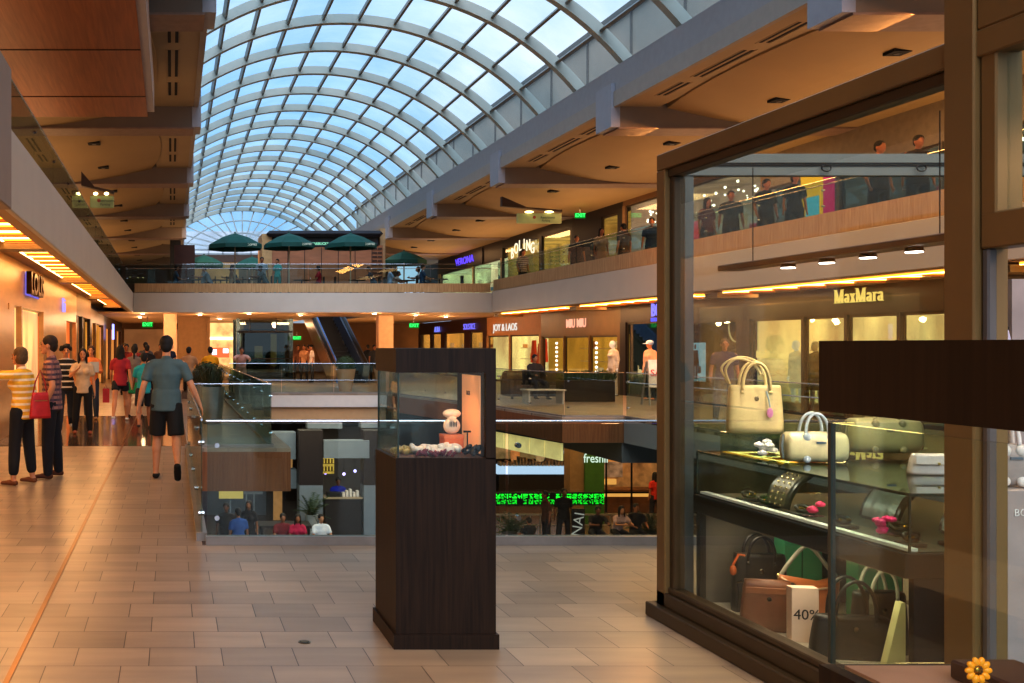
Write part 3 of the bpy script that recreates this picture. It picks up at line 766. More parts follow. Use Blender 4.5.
# ------------------------------------------------------------------ shop fronts
def shop(label, X, Y0, Y1, zf, zt, side, headh, hm, bays, glowcol, gs, pil, depth=1.7, name='storefront', goods=(), seed=1, panes=True):
    """a shop front in a side wall; side +1 = its inside lies towards +X. bays = [(y0, y1, sill, head)]"""
    rnd = random.Random(seed)
    t = thing(name, label, 'storefront', (X, (Y0+Y1)/2, zf))
    xx = lambda w: X+side*w
    zo = zt-headh
    b = B(); b.box(xx(0), xx(.25), Y0, Y1, zo, zt); part('header', b, hm, t)
    ys = [Y0]+[v for q in bays for v in (q[0], q[1])]+[Y1]
    for k in range(0, len(ys), 2):
        if ys[k+1]-ys[k] > .01:
            b = B(); b.box(xx(-.02), xx(.09), ys[k], ys[k+1], zf, zo+.01); part('pilaster', b, pil, t)
    b = B(); b.box(xx(depth), xx(depth+.05), Y0, Y1, zf, zo); b.box(xx(.3), xx(depth), Y0, Y0+.05, zf, zo); b.box(xx(.3), xx(depth), Y1-.05, Y1, zf, zo)
    b.box(xx(.3), xx(depth), Y0, Y1, zo-.02, zo+.03)
    part('interior', b, mat(glowcol, .8, emit=gs, var=.45, scale=1.2, stretch=(1, 1, .4)), t)  # interior walls glow in place of shop lighting
    for q in bays:
        w = q[1]-q[0]
        if panes:
            b = B(); b.box(xx(.06), xx(.075), q[0], q[1], zf, zo); p = part('glass_pane', b, M_GLASS, t)
            b = B(); b.box(xx(.05), xx(.09), q[0], q[0]+.03, zf, zo); b.box(xx(.05), xx(.09), q[1]-.03, q[1], zf, zo); b.box(xx(.04), xx(.1), q[0], q[1], zf, zf+.08); b.box(xx(.04), xx(.1), q[0], q[1], zo-.06, zo)
            part('frame', b, M_BRONZED, p)
        # fittings inside: shelving and goods glowing in place of shop lamps, a low plinth
        if goods:
            b = B()
            for z in (.5, 1.0, 1.5): b.box(xx(depth-.3), xx(depth-.02), q[0]+w*.1, q[0]+w*.9, zf+z, zf+z+.03)
            part('shelf', b, mat('#caa878', .5, emit=gs*.3), t)
            for j in range(max(2, int(w*1.6))):
                c = rnd.choice(goods); y = q[0]+w*(.12+.76*rnd.random()); z = zf+rnd.choice((.53, 1.03, 1.53)); s = rnd.uniform(.1, .2)
                b = B(); b.box(xx(depth-.27), xx(depth-.08), y-s*.6, y+s*.6, z, z+s*1.4, .02); part('goods', b, mat(c, .6, emit=.35*gs), t)
            b = B(); b.box(xx(.35), xx(.95), q[0]+w*.2, q[0]+w*.8, zf, zf+.25, .02); part('plinth', b, mat('#d8c4a4', .5), t)
    return t
ZS = 2.93
DR = mat('#3a1a0e', .4, var=.15)
GLD = mat('#6e5226', .35, .2, var=.12, scale=2)
# right-hand row
s1 = shop('beige shop front with dark-edged white lettering and red dresses in its window', 14.8, 40.1, 47, 0, ZS, 1, .85, mat('#b57e4c', .5, var=.05), [(40.3, 43.8), (43.9, 46.8)], '#f0c890', 1.5, mat('#b98a5a', .5), goods=('#c8401c', '#e8a060', '#f0d8b0'), seed=2)
lettering('JOY & LAOS', (14.74, 44.3, 2.42), .46, glow('#f2ece2', .95), s1, '-x', bold=.0, sx=1.3)
b = B()
for y, z, c in ((41.2, 1.9, 0), (41.7, 1.7, 0), (42.4, 1.85, 1)):
    b.prism([(y-.12, z), (y+.12, z), (y+.28, z-.95), (y-.28, z-.95)], 0, 15.3, 15.4)
part('dress', b, mat('#d23a18', .7, emit=.5), s1)
s2 = shop('gold-glazed shop front with pink MIU MIU lettering', 14.8, 33, 40.1, 0, ZS, 1, .95, GLD, [(33.2, 35.4), (35.5, 37.7), (37.8, 39.9)], '#c8963c', .95, GLD, goods=('#e8c070', '#a86a28', '#f0e0c0'), seed=3)
lettering('MIU MIU', (14.74, 36.5, 2.43), .46, glow('#ffb89a', 1.15), s2, '-x', bold=.004, sx=1.0, spacing=1.05)
b = B()
for y in (35.35, 39.0):
    for k in range(7): b.ell((15.0, y, .7+k*.17), .05, 8, 6)
part('lamp_string', b, glow('#ffe0d8', 5), s2)
s3 = shop('dark shop front with blue-white BOSS lettering', 14.8, 29.4, 33, 0, ZS, 1, .55, mat('#2c1a12', .35, var=.1), [(29.6, 32.6)], '#39403e', .3, mat('#21140e', .35), goods=(), seed=4)
lettering('BOSS', (14.74, 30.25, 2.70), .56, glow('#8884ff', 1.5), s3, '-x', bold=.004, sx=.8)
lettering('HUGO BOSS', (14.74, 30.35, 2.42), .17, glow('#6a68ff', 1.3), s3, '-x', sx=.9)
s4 = shop('dark brown shop front with a pale lit fashion poster in its window', 14.8, 25.8, 29.4, 0, ZS, 1, .6, mat('#2e1d12', .35, var=.1), [(26.2, 29.1)], '#4a2f1c', .35, mat('#2b1a10', .35), goods=('#6b4a2a', '#8a6a40'), seed=5)
b = B(); b.box(14.88, 14.92, 27.95, 28.95, .62, 1.72); p_ = part('poster', b, glow('#a8c8d8', 1.0), s4)
b = B(); yc = 28.42
b.ell((14.87, yc, 1.60), (.01, .05, .07)); b.prism([(yc-.14, 1.5), (yc+.14, 1.5), (yc+.2, 1.05), (yc-.2, 1.05)], 0, 14.86, 14.875); b.box(14.86, 14.875, yc-.12, yc-.03, .68, 1.06); b.box(14.86, 14.875, yc+.03, yc+.12, .68, 1.06); b.box(14.86, 14.875, yc-.3, yc-.16, .85, 1.05)
part('printed_figure', b, mat('#3a2b28', .7), p_)
s5 = shop('dark shop front with gold serif MaxMara lettering over lit cream windows', 14.8, 18.6, 25.8, 0, ZS, 1, .62, mat('#2a1b11', .35, var=.1), [(18.8, 20.3), (20.4, 21.9), (22.0, 23.4), (23.5, 25.6)], '#ecbc84', 1.25, mat('#241610', .35), goods=('#2e1a10', '#e8c8a0'), seed=6)
w = serif_word('MaxMara', .30); w.v = [(14.72+p[1], 21.45-p[0]*1.0, 2.72+p[2]) for p in w.v]; part('lettering', w, glow('#ffd878', 1.25), s5)
w = serif_word('MaxMara', .17); w.v = [(14.78+p[1], 24.85-p[0], 1.42+p[2]) for p in w.v]; part('lettering', w, glow('#f0d080', 1.1), s5)
shop('plain dark shop front with one lit window beside the serif-lettered shop', 14.8, 8, 18.6, 0, ZS, 1, .62, mat('#33231a', .35, var=.1), [(9, 12.6), (13, 18.2)], '#c08a50', .8, mat('#2a1b12', .35), goods=('#8a5a30', '#e0c090'), seed=9)
s6 = shop('red-brown panelled row of shop fronts with small violet signs', 14.8, 47, 60, 0, ZS, 1, .62, DR, [(47.6, 49.6), (50.6, 54.2), (55.0, 56.8), (57.3, 59.6)], '#dca050', 1.2, DR, goods=('#f0d0a0', '#7a3a1a', '#e8e0d0'), seed=7)
lettering('SOLSTICE', (14.74, 49.6, 2.55), .42, glow('#8a80ff', 1.0), s6, '-x', sx=1.1)
lettering('AURA', (14.74, 55.6, 2.5), .45, glow('#8a90ff', 1.0), s6, '-x')
# left-hand row
M_LST = mat('#b08c62', .3, var=.12, scale=1.2, stretch=(1, 1, 6))
LX = -3.0
shop('polished tan stone wall with one tall window at the near end of the left row', LX, 10.5, 18.3, 0, 3.29, -1, 1.0, M_LST, [(12, 17.2)], '#e8b880', .8, M_LST, depth=.22, panes=False, goods=(), seed=11)
l1 = shop('tan stone shop front with dark and gold raised lettering in the left row', LX, 18.3, 24.0, 0, 3.29, -1, .88, M_LST, [(18.9, 19.8), (19.95, 23.2)], '#f0c088', 1.0, M_LST, depth=.22, panes=False, seed=12)
lettering('LOLIS', (LX+.09, 21.3, 2.9), .62, mat('#3a2410', .3, .6), l1, '+x', ext=.06, bold=.015, sx=1.3)
lettering('LOLIS', (LX+.03, 21.33, 2.88), .64, glow('#9a8cff', .8), l1, '+x', ext=.01, bold=.02, sx=1.3)
l2 = shop('tan stone shop front with a reddish doorway in the left row', LX, 24.0, 31.4, 0, 3.29, -1, .95, M_LST, [(28.2, 31.0)], '#d0743a', 1.0, M_LST, depth=.22, panes=False, seed=13)
lettering('Eai', (LX+.04, 27.4, 2.72), .55, glow('#b8a8ff', 1.2), l2, '+x', ext=.02)
l3 = shop('black-framed shop front in the left row', LX, 31.4, 37, 0, 3.29, -1, .7, mat('#7d5a36', .4), [(31.7, 33.2), (33.6, 36.4)], '#6a4a26', .6, mat('#1c120c', .4), depth=.22, panes=False, seed=14)
l4 = shop('gold-framed shop front with green leaves in the left row', LX, 37, 44, 0, 3.0, -1, .5, GLD, [(37.4, 39), (39.4, 43.5)], '#a87a2c', .9, GLD, depth=.22, panes=False, goods=(), seed=15)
l5 = shop('dim shop front with small violet signs at the far end of the left row', LX, 44, 60, 0, 2.94, -1, .5, mat('#3a2616', .4), [(45, 48), (49, 53), (54, 59)], '#c88a48', 1.0, mat('#4a3018', .4), depth=.22, panes=False, seed=16)
b = B(); b.box(LX+.3, LX+.36, 45, 45.8, 1.9, 2.6); part('blade_sign', b, glow('#9aa0ff', 2.5), l5)

# upper right row, set back behind the gallery
ZU = 6.9
u1 = shop('white shop front with a violet lightbox sign on the upper gallery', 16.5, 50.0, 62, Z2, ZU, 1, .9, mat('#2b1a12', .4), [(50.2, 54.8), (54.9, 61.5)], '#f0d8b0', 1.2, mat('#c8a880', .5), goods=('#c84020', '#3a6a8a', '#e8e0c8'), seed=21, depth=2)
lettering('VERONA', (16.42, 56.2, 6.38), .58, glow('#6a50ff', 1.6), u1, '-x', bold=.0, sx=1.5)
b = B(); b.box(16.44, 16.48, 53.0, 59.6, 5.95, 6.8); part('sign_board', b, mat('#1a0f20', .4), u1)
u2 = shop('black-framed shop front with curved white BOLING lettering on the upper gallery', 16.5, 41.2, 50.0, Z2, ZU, 1, .4, mat('#120d0a', .4), [(41.4, 44.6), (44.9, 47.4), (47.6, 49.9)], '#c09a50', 1.15, mat('#17100b', .4), goods=('#e8d8b0', '#c87830'), seed=22, depth=2)
for k, ch in enumerate('BOLING'):
    a = (k-2.5)/2.5
    lettering(ch, (16.42, 46.9-a*1.35, 6.05+.28*(1-a*a)), .72, glow('#fff0d0', 1.2), u2, '-x', bold=.006)
u3 = shop('plain dark recessed shop front with a glowing corner on the upper gallery', 16.5, 36.6, 41.2, Z2, ZU, 1, .35, mat('#2a1a12', .5), [(37.0, 38.4)], '#b88c44', .9, mat('#241812', .5), seed=23, depth=2)
u4 = shop('open toy shop front with sparkling lamps on the upper gallery', 16.5, 27.8, 36.6, Z2, ZU, 1, .18, mat('#7a5a3c', .5), [(28.0, 36.4)], '#b09078', .75, mat('#8a6a48', .5), goods=('#e02040', '#208858', '#e8e8e8', '#e0b020', '#3a6ab0'), seed=24, depth=2.2)
b = B(); rnd = random.Random(5)
for k in range(60): b.ell((16.8+rnd.random()*1.2, 28.5+rnd.random()*7.6, 6.0+rnd.random()*.6), rnd.uniform(.02, .05), 6, 5)
part('lamp_cluster', b, glow('#ffe8d0', 5), u4)
b = B(); b.box(16.7, 16.8, 31.8, 32.2, Z2+.5, 5.6); part('red_banner', b, glow('#ff2840', 1.6), u4)
u5 = shop('busy shop front with a yellow and a pink poster on the upper gallery', 16.5, 18.5, 27.8, Z2, ZU, 1, .9, mat('#8a7a68', .5), [(18.7, 21.4), (21.5, 24.7), (24.8, 27.7)], '#6a5a50', .7, mat('#6a5a48', .5), goods=('#d04068', '#40a0b8', '#e8e0d0'), seed=25, depth=2.2)
b = B(); b.box(16.44, 16.5, 25.3, 26.15, Z2+.2, 6.3); p_ = part('yellow_poster', b, glow('#ffb818', 1.1), u5)
b = B(); b.box(16.41, 16.44, 25.4, 25.9, 4.95, 5.45); part('blue_patch', b, glow('#68c8d8', .9), p_)
b = B(); b.box(16.41, 16.44, 25.4, 25.9, 4.0, 4.7); part('brown_patch', b, mat('#a84820', .6), p_)
lettering('50', (16.40, 25.65, 4.35), .42, glow('#ffd040', 1.4), p_, '-x')
b = B(); b.box(16.44, 16.5, 24.9, 25.25, Z2+1.0, 6.3); part('pink_poster', b, glow('#e02868', 1.1), u5)
b = B()
for y in (19.5, 20.3, 21.6, 22.5, 23.3): b.lathe((17.2, y, 5.8), [(.05, .08), (.11, 0)], 10)
part('pendant_lamp', b, glow('#fff0d0', 8), u5)

# ------------------------------------------------------------------ rear of this level
b = B(); b.box(-.35, .2, 42, 42.6, 0, 2.96); struct('column', b, mat('#e6bc90', .45, var=.06))
b = B(); b.box(9.2, 9.85, 44.5, 45.1, 0, 2.96); struct('column', b, mat('#e6bc90', .45, var=.06))
b = B(); b.box(.3, 1.75, 47, 49, 0, 2.96); b.box(1.62, 1.78, 46.9, 49, 0, 2.96); struct('partition', b, mat('#a88250', .5, var=.08))
b = B(); b.box(-2.9, 1, 60.5, 60.6, 0, 2.6); struct('wall_corridor_end', b, mat('#c09060', .6, emit=.25, var=.2, scale=.8))  # end wall glows to stand for the lighted corridor
t = thing('food_shop_front', 'bright shop front with a red and white menu board between brown wall and lift', 'storefront', (3, 56, 0))
b = B(); b.box(1.9, 4.0, 56, 56.1, 0, 2.9); part('interior', b, mat('#e8b880', .7, emit=1.0, var=.5, scale=2), t)
b = B(); b.box(2.1, 3.2, 55.9, 55.95, .95, 1.5); part('menu_board', b, glow('#ff6a40', 1.6), t)
b = B(); b.box(2.2, 2.5, 55.86, 55.9, 1.1, 1.4); b.box(2.85, 3.15, 55.86, 55.9, 1.2, 1.45); part('menu_picture', b, glow('#f8f0ff', 2.0), t)
b = B(); b.box(2.0, 4.0, 55.9, 55.98, 1.95, 2.1); part('awning_light', b, glow('#fff0d0', 2.5), t)
b = B(); b.box(3.5, 3.65, 55.8, 55.95, 0, 2.2); part('lit_post', b, glow('#ffe0a8', 2.5), t)

# glass lift
t = thing('elevator', 'dark glass-walled elevator shaft with steel corner posts', 'elevator', (4.6, 50, 0))
b = B()
for x in (3.15, 5.75):
    for y in (49, 51.5): b.box(x, x+.18, y, y+.18, 0, 2.95)
part('corner_post', b, mat('#5d6e72', .25, .8), t)
b = B(); b.box(3.3, 5.8, 49.05, 49.08, 0, 2.9); part('glass_wall', b, glass('#a8b4b0', .8, .06), t)
b = B(); b.box(3.5, 5.6, 49.7, 51.2, .35, 2.45, .05); c_ = part('cabin', b, mat('#171717', .25, .4), t)
b = B(); b.box(4.1, 4.5, 49.66, 49.7, 1.0, 1.6); b.box(4.9, 5.2, 49.66, 49.7, .6, 2.2); part('cabin_lamp', b, mat('#b89a58', .5, emit=.5), c_)
b = B(); b.box(3.2, 5.9, 48.95, 49.05, 2.25, 2.35); b.box(3.2, 5.9, 48.95, 49.05, .95, 1.0); b.box(3.8, 3.84, 49, 49.1, 2.3, 2.95); b.box(5.1, 5.14, 49, 49.1, 2.3, 2.95); part('cross_rail', b, M_DKMETAL, t)

# escalator
t = thing('escalator', 'escalator with steel and blue-lit balustrades climbing to the upper floor', 'escalator', (7.8, 44, 0))
def esc(x, u, w=0): return Vector((x-u*.35, 43.6+u*8.2, u*3.72+w))
b = B(); n = 22
for k in range(n):
    p = esc(7.45, k/n); q = esc(7.45, (k+1)/n)
    b.box(p.x, p.x+.95, p.y, q.y, p.z-.3, q.z)
part('steps', b, mat('#121214', .4, .3), t)
for x0, nm, m in ((7.05, 'balustrade', mat('#a08a78', .3, .6)), (8.45, 'balustrade', mat('#5a6c84', .3, .6))):
    b = B(); b.bar(esc(x0, 0, .35), esc(x0, 1, .35), .28, .9, up=(0, 0, 1)); o = part(nm, b, m, t)
    b = B(); b.bar(esc(x0, 0, .86), esc(x0, 1, .86), .12, .08); part('handrail', b, M_DKMETAL, o)
b = B(); b.bar(esc(7.27, 0, .3), esc(7.27, 1, .3), .12, .7); part('lit_skirt', b, mat('#4a78c0', .3, .3, emit=.35, var=.3), t)

# exit signs
def exit_sign(x, y, z, label):
    t = thing('exit_sign', label, 'sign', (x, y, z))
    b = B(); b.box(x-.2, x+.2, y-.03, y+.03, z-.1, z+.1, .01); part('housing', b, glow('#10c040', .7), t)
    lettering('EXIT', (x, y-.035, z), .19, glow('#50ff80', 1.6), t, '-y', ext=.004, bold=.004)
    b = B(); b.cyl((x, y, z+.1), (x, y, z+.3), .012); part('hanger', b, M_STEEL, t)
exit_sign(*pt(147.5, 324.5, 38), 'small green exit sign hanging over the left walkway')
exit_sign(*pt(414, 325.5, 41), 'small green exit sign under the bridge by the right column')
exit_sign(*pt(297, 338, 48), 'small green exit sign beside the lift')
exit_sign(*pt(580, 215.5, 38), 'small green exit sign under the upper right ceiling')

# hanging direction signs
def hang_sign(c, w, h, label, m):
    t = thing('direction_sign', label, 'sign', (c.x, c.y, c.z))
    b = B(); b.box(c.x-w/2, c.x+w/2, c.y-.05, c.y+.05, c.z-h/2, c.z+h/2, .02); part('sign_panel', b, m, t)
    b = B(); b.prism([(c.x-w*.85, c.z+h*.5+.25), (c.x-w*.85, c.z+h*.5+.6), (c.x-w*.3, c.z+h*.5+.22), (c.x+w*.5, c.z+h*.5+.12), (c.x+w*.5, c.z+h*.5+.05)], 1, c.y-.1, c.y+.1); part('hanger_fin', b, mat('#4a3424', .5), t)
    b = B()
    for x in (-.25, .2): b.ell((c.x+x*w, c.y-.12, c.z+h*.5+.04), (w*.1, .05, .04))
    part('sign_lamp', b, glow('#fff0a8', 6), t)
    lettering('Restrooms', (c.x+w*.18, c.y-.07, c.z+.07*h), h*.32, mat('#3a4238', .6), t, '-y', ext=.003)
    lettering('Parking', (c.x+w*.14, c.y-.07, c.z-.24*h), h*.28, mat('#3a4238', .6), t, '-y', ext=.003)
    b = B(); b.ell((c.x-w*.12, c.y-.07, c.z+.1*h), (h*.16, .01, h*.16)); part('pictogram', b, mat('#a04a38', .6), t)
hang_sign(pt(539, 218.5, 36), 1.6, .36, 'lit hanging direction sign over the right upper gallery', mat('#8c8c5a', .4, emit=.45, var=.3, scale=1.5))
hang_sign(pt(102, 202, 25), .6, .3, 'lit hanging direction sign over the left upper gallery', mat('#8c8c5a', .4, emit=.4, var=.3, scale=1.5))

# ------------------------------------------------------------------ glass railings
def railing(label, pts, z, h=1.02, panel=1.6, group=None, rail2=None, m=None, clips=True, curb=None, posts=False):
    t = thing('glass_railing', label, 'railing', (pts[0][0], pts[0][1], z), 0, group)
    rb = B()
    for i in range(len(pts)-1):
        p = Vector((*pts[i], z)); q = Vector((*pts[i+1], z)); L = (q-p).length; n = max(1, round(L/panel)); d = (q-p)/L
        for k in range(n):
            a = p+d*(L*k/n+.012); c = p+d*(L*(k+1)/n-.012)
            b = B(); b.bar(a+Vector((0, 0, h*.5)), c+Vector((0, 0, h*.5)), .012, h-.04); g = part('glass_pane', b, m or M_GLASSG, t)
            if clips:
                for zz in (.22, h-.2):
                    b = B(); b.cyl(a+d*.08+Vector((0, 0, zz))-d.cross(Vector((0,0,1)))*.025, a+d*.08+Vector((0, 0, zz))+d.cross(Vector((0,0,1)))*.025, .022, n=8)
                    part('clamp', b, M_STEEL, g)
            if posts:
                b = B(); b.box(a.x-.02, a.x+.02, a.y-.02, a.y+.02, z, z+h); part('post', b, M_DKMETAL, t)
        rb.cyl(p+Vector((0, 0, h)), q+Vector((0, 0, h)), .011, n=8)
        if rail2: rb.cyl(p+Vector((0, 0, rail2)), q+Vector((0, 0, rail2)), .012, n=6)
    part('handrail', rb, M_STEEL, t)
    if curb:
        b = B()
        for i in range(len(pts)-1): b.bar(Vector((*pts[i], z+curb/2)), Vector((*pts[i+1], z+curb/2)), .09, curb)
        part('base_channel', b, mat('#8c8680', .4, .3), t)
    return t
railing('glass railing along the near edge of the void, ending at the boutique', [(.28, 8.28), (10.25, 8.28)], 0, 1.02, 2.45, curb=.07)
railing('glass railing with steel handrail along the left walkway edge', [(.25, 8.42), (.25, 15.9)], 0, 1.02, 1.5, curb=.07)
railing('glass railing round the brown balcony box beside the left walkway', [(.3, 16.15), (1.6, 16.15), (1.6, 33.9)], 0, 1.02, 1.6, curb=.05)
railing('glass railing along the edge of the far bridge on this level', [(1.95, 34.1), (7.3, 34.1)], 0, 1.02, 1.8, rail2=.45, curb=.04)
railing('glass railing round the curved brown edge of the right walkway', [(7.4, 34.1), (8.15, 30), (8.65, 26.6), (9.0, 22.95), (10.36, 22.95)], 0, 1.02, 1.5, curb=.04)
railing('glass railing along the straight right walkway edge', [(10.36, 22.8), (10.36, 8.5)], 0, 1.02, 1.8, rail2=.8, curb=.04)
railing('glass railing of the upper left gallery', [(-1.98, 9.7), (-1.98, 39.8)], Z2, 1.2, 2.4)
railing('glass railing in front of the parasol terrace', [(-1.9, 40.4), (12.9, 40.4)], Z2+.4, .80, 2.4, rail2=.62)
railing('glass railing of the upper right gallery', [(13.1, 40.2), (13.1, -2)], Z2+.5, .74, 2.2, rail2=.65)
# ------------------------------------------------------------------ display pedestals
def bounce(x): return x
def pedestal(label, X0, Y0, S=.543, first=True):
    X1, Y1 = X0+S, Y0+S
    t = thing('display_pedestal', label, 'display case', (X0+S/2, Y0+S/2, 0)); zb = 1.5 if first else 1.522; zt_ = 1.632 if first else 1.658
    b = B(); b.box(X0, X1, Y0, Y1, .08, 1.03); b.box(X0, X1, Y0, Y0+.02, 1.03, 1.036); part('body', b, M_DARKW, t)
    b = B(); b.box(X0-.014, X1+.014, Y0-.014, Y1+.014, 0, .08); part('skirting', b, M_DARKW, t)
    b = B(); b.box(X0, X1, Y0, Y1, zb, zt_); part('top', b, M_DARKW, t)
    b = B(); b.box(X1-.055, X1, Y0, Y1, 1.03, 1.5); p = part('side_panel', b, M_DARKW, t)
    b = B(); b.box(X1-.062, X1-.055, Y0+.09, Y1-.12, 1.05, 1.48); q = part('backlit_card', b, mat('#e0a070', .6, emit=.55, var=.05), p)
    b = B(); b.box(X0+.03, X1-.06, Y0+.03, Y1-.03, 1.03, 1.037); part('deck', b, mat('#c89c84' if not first else '#6a5048', .6), t)
    g = .006
    b = B(); b.box(X0+.012, X0+.012+g, Y0+.012, Y1-.012, 1.037, 1.5); part('side_glass', b, M_GLASSC, t)
    b = B(); b.box(X0+.012, X1-.055, Y0+.012, Y0+.012+g, 1.037, 1.5); part('front_glass', b, M_GLASSC, t)
    b = B(); b.box(X0+.012, X1-.055, Y1-.012-g, Y1-.012, 1.037, 1.5); part('rear_glass', b, M_GLASSC, t)
    b = B()
    for y in (Y0+.012, Y1-.012-g): b.box(X0+.0105, X0+.0135+g, y-.0015, y+g+.0015, 1.037, 1.5)
    part('glass_edge', b, mat('#33413a', .2, var=.02), t)
    b = B(); b.box(X0+.1, X1-.1, Y0+.2, Y0+.22, zb-.001, zb-.0005); part('fill_strip', b, glow('#ffd0a0', 10), t)  # unseen glowing strip added to light the case
    return t
M_GLASSC = glass('#f7faf8', .8, .018)
pd1 = pedestal('tall dark wood display pedestal with glazed top standing alone on the open floor', 1.216, 5.43)
lettering('ROS', (1.758-.064, 5.72, 1.375), .035, mat('#4a3020'), pd1, '-x', ext=.001, name='card_lettering')
pd2 = pedestal('dark wood display pedestal close to the camera at the right picture edge', 1.257, 1.40, first=False)
lp = bpy.data.lights.new('case_lamp', 'POINT')
# first pedestal's contents
t = thing('gift_box', 'small orange cube box inside the free-standing pedestal', 'box', (1.60, 5.72, 1.037))
b = B(); b.box(1.545, 1.655, 5.67, 5.78, 1.037, 1.125, .003); part('carton', b, mat('#d8703c', .6), t)
b = B(); b.box(1.543, 1.657, 5.668, 5.782, 1.118, 1.14, .003); part('lid', b, mat('#e08050', .6), t)
t = thing('ornament', 'white two-lobed ornament standing on the orange cube box', 'ornament', (1.60, 5.72, 1.141))
b = B(); b.ell((1.60, 5.72, 1.188), (.049, .03, .048), 16, 12); b.ell((1.60, 5.72, 1.258), (.053, .03, .027), 16, 10); b.cyl((1.60, 5.72, 1.20), (1.60, 5.72, 1.26), .026); part('figure', b, mat('#f0dcc0', .45, var=.04), t, smooth=True)
b = B()
for k in range(-2, 3): b.ell((1.60+k*.009, 5.688, 1.2), (.0028, .003, .018), 6, 5)
part('mark', b, mat('#3a2a20'), t)
def clump(name, label, cat, c, r, n, m, seed, flat=.4, group=None):
    rnd = random.Random(seed); b = B()
    for k in range(n):
        a = rnd.random()*6.28; q = rnd.random()**.5
        b.ell((c[0]+math.cos(a)*q*r[0], c[1]+math.sin(a)*q*r[1], c[2]+r[2]*(.25+.5*rnd.random())), (r[0]*.28, r[1]*.3, r[2]*.35), 8, 6, Euler((rnd.random(), rnd.random(), rnd.random()*3)).to_matrix())
    o = part(name, b, m, smooth=True); return tag(o, label, cat, group)
clump('lace_scarf', 'white lace scarf heaped in front of the orange cube box', 'scarf', (1.49, 5.60, 1.04), (.14, .07, .05), 34, mat('#e8dcc8', .8, var=.15, scale=40), 1)
clump('plum_scarf', 'plum patterned scarf lying at the front glass of the pedestal', 'scarf', (1.45, 5.50, 1.04), (.10, .035, .028), 18, mat('#7a3a44', .7, var=.35, scale=60), 2)
clump('bead_necklace', 'tangle of yellow and clear beads near the left glass of the pedestal', 'necklace', (1.33, 5.66, 1.04), (.09, .08, .03), 26, mat('#b8a060', .3, var=.4, scale=50), 3)
clump('black_pouch', 'black glossy pouch beside the orange cube box', 'pouch', (1.655, 5.53, 1.04), (.05, .04, .065), 14, mat('#191416', .3), 4)
t = thing('ring_stand', 'thin black T-shaped jewellery stand beside the orange cube box', 'jewellery stand', (1.672, 5.66, 1.037))
b = B(); b.lathe((1.672, 5.66, 1.037), [(.022, 0), (.022, .006), (.004, .01), (.004, .12)], 12); part('stem', b, M_DKMETAL, t)
b = B(); b.cyl((1.65, 5.66, 1.16), (1.69, 5.66, 1.16), .006); part('bar', b, M_DKMETAL, t)
# second pedestal's contents
t = thing('flower_brooch', 'golden yellow flower brooch inside the near pedestal', 'brooch', (1.40, 1.74, 1.06))
b = B(); c = Vector((1.40, 1.74, 1.085))
for k in range(10):
    a = 2*PI*k/10; d = Vector((math.cos(a), -.25, math.sin(a)))
    b.ell(c+d*.016, (.0085, .004, .0055), 8, 6, Matrix.Rotation(-a, 3, 'Y'))
part('petals', b, mat('#f0a020', .35, emit=.35), t, smooth=True)
b = B(); b.ell(c, (.007, .006, .007)); part('centre', b, mat('#a88838', .25, .8), t, smooth=True)
b = B(); b.tube([c-Vector((0, 0, .012)), c+Vector((.02, 0, -.025)), c+Vector((.05, 0, -.032))], .003, 6); part('stem', b, mat('#8a5a20', .4), t)
for k, (x0, x1, y0, y1, h) in enumerate(((1.335, 1.40, 1.62, 1.72, .03), (1.43, 1.55, 1.66, 1.84, .035), (1.56, 1.72, 1.58, 1.82, .06))):
    b = B(); b.box(x0, x1, y0, y1, 1.0375, 1.0375+h, .004); o = part('jewellery_tray', b, mat('#43241f', .6), None); tag(o, ('low plum display block at the left inside the near pedestal', 'plum display block right of the golden flower brooch', 'tallest plum display block in the near pedestal')[k], 'display block')
t = thing('gold_ring', 'gold ring on a plum block at the right picture edge', 'ring', (1.635, 1.82, 1.10))
b = B(); pts = [(1.605+.016*math.cos(a), 1.80, 1.118+.016*math.sin(a)) for a in [2*PI*k/16 for k in range(16)]]; b.tube(pts, .005, 6, closed=True); part('band', b, mat('#e08a30', .25, .7, emit=.2), t)
b = B(); b.ell((1.605, 1.80, 1.138), .008); part('stone', b, mat('#f0a050', .2, emit=.3), t)

# ------------------------------------------------------------------ the glazed boutique
KX, KY0, KY1, KX1, KH = 2.94, 2.2, 6.07, 6.6, 2.80
t = thing('glass_boutique', 'bronze-framed glass boutique kiosk filling the right of the picture', 'boutique', (KX, KY1, 0))
b = B(); b.box(KX-.045, KX+.12, KY0, KY1+.05, 0, .085, .006); b.box(KX, KX1, KY1-.06, KY1+.05, 0, .085); part('plinth', b, M_BRONZED, t)
def member(*a, m=M_BRONZE, nm='frame'):
    b = B(); b.box(*a, .006); return part(nm, b, m, t)
member(KX, KX+.10, KY0, KY1, KH-.10, KH, nm='top_rail'); member(KX, KX+.10, KY0, KY1, .085, .17, nm='bottom_rail', m=M_BRONZED)
member(KX+.02, KX+.10, 3.8, KY1-.1, KH-.15, KH-.10, nm='top_bead', m=M_BRONZED); member(KX+.02, KX+.10, 3.8, KY1-.1, .17, .205, nm='bottom_bead', m=M_BRONZED)
member(KX, KX+.10, KY1-.10, KY1, .085, KH-.1, nm='corner_post'); member(KX+.03, KX+.10, KY1-.15, KY1-.1, .2, KH-.15, nm='corner_bead', m=M_BRONZED)
member(KX-.01, KX+.12, 3.655, 3.80, .085, KH+.35, nm='mullion')
member(KX+.01, KX+.11, 3.58, 3.65, 2.12, KH, nm='door_post'); member(KX+.01, KX+.11, KY0, 3.65, 2.0, 2.13, nm='transom'); member(KX, KX+.1, KY0, 3.655, KH, KH+.3, nm='fascia')
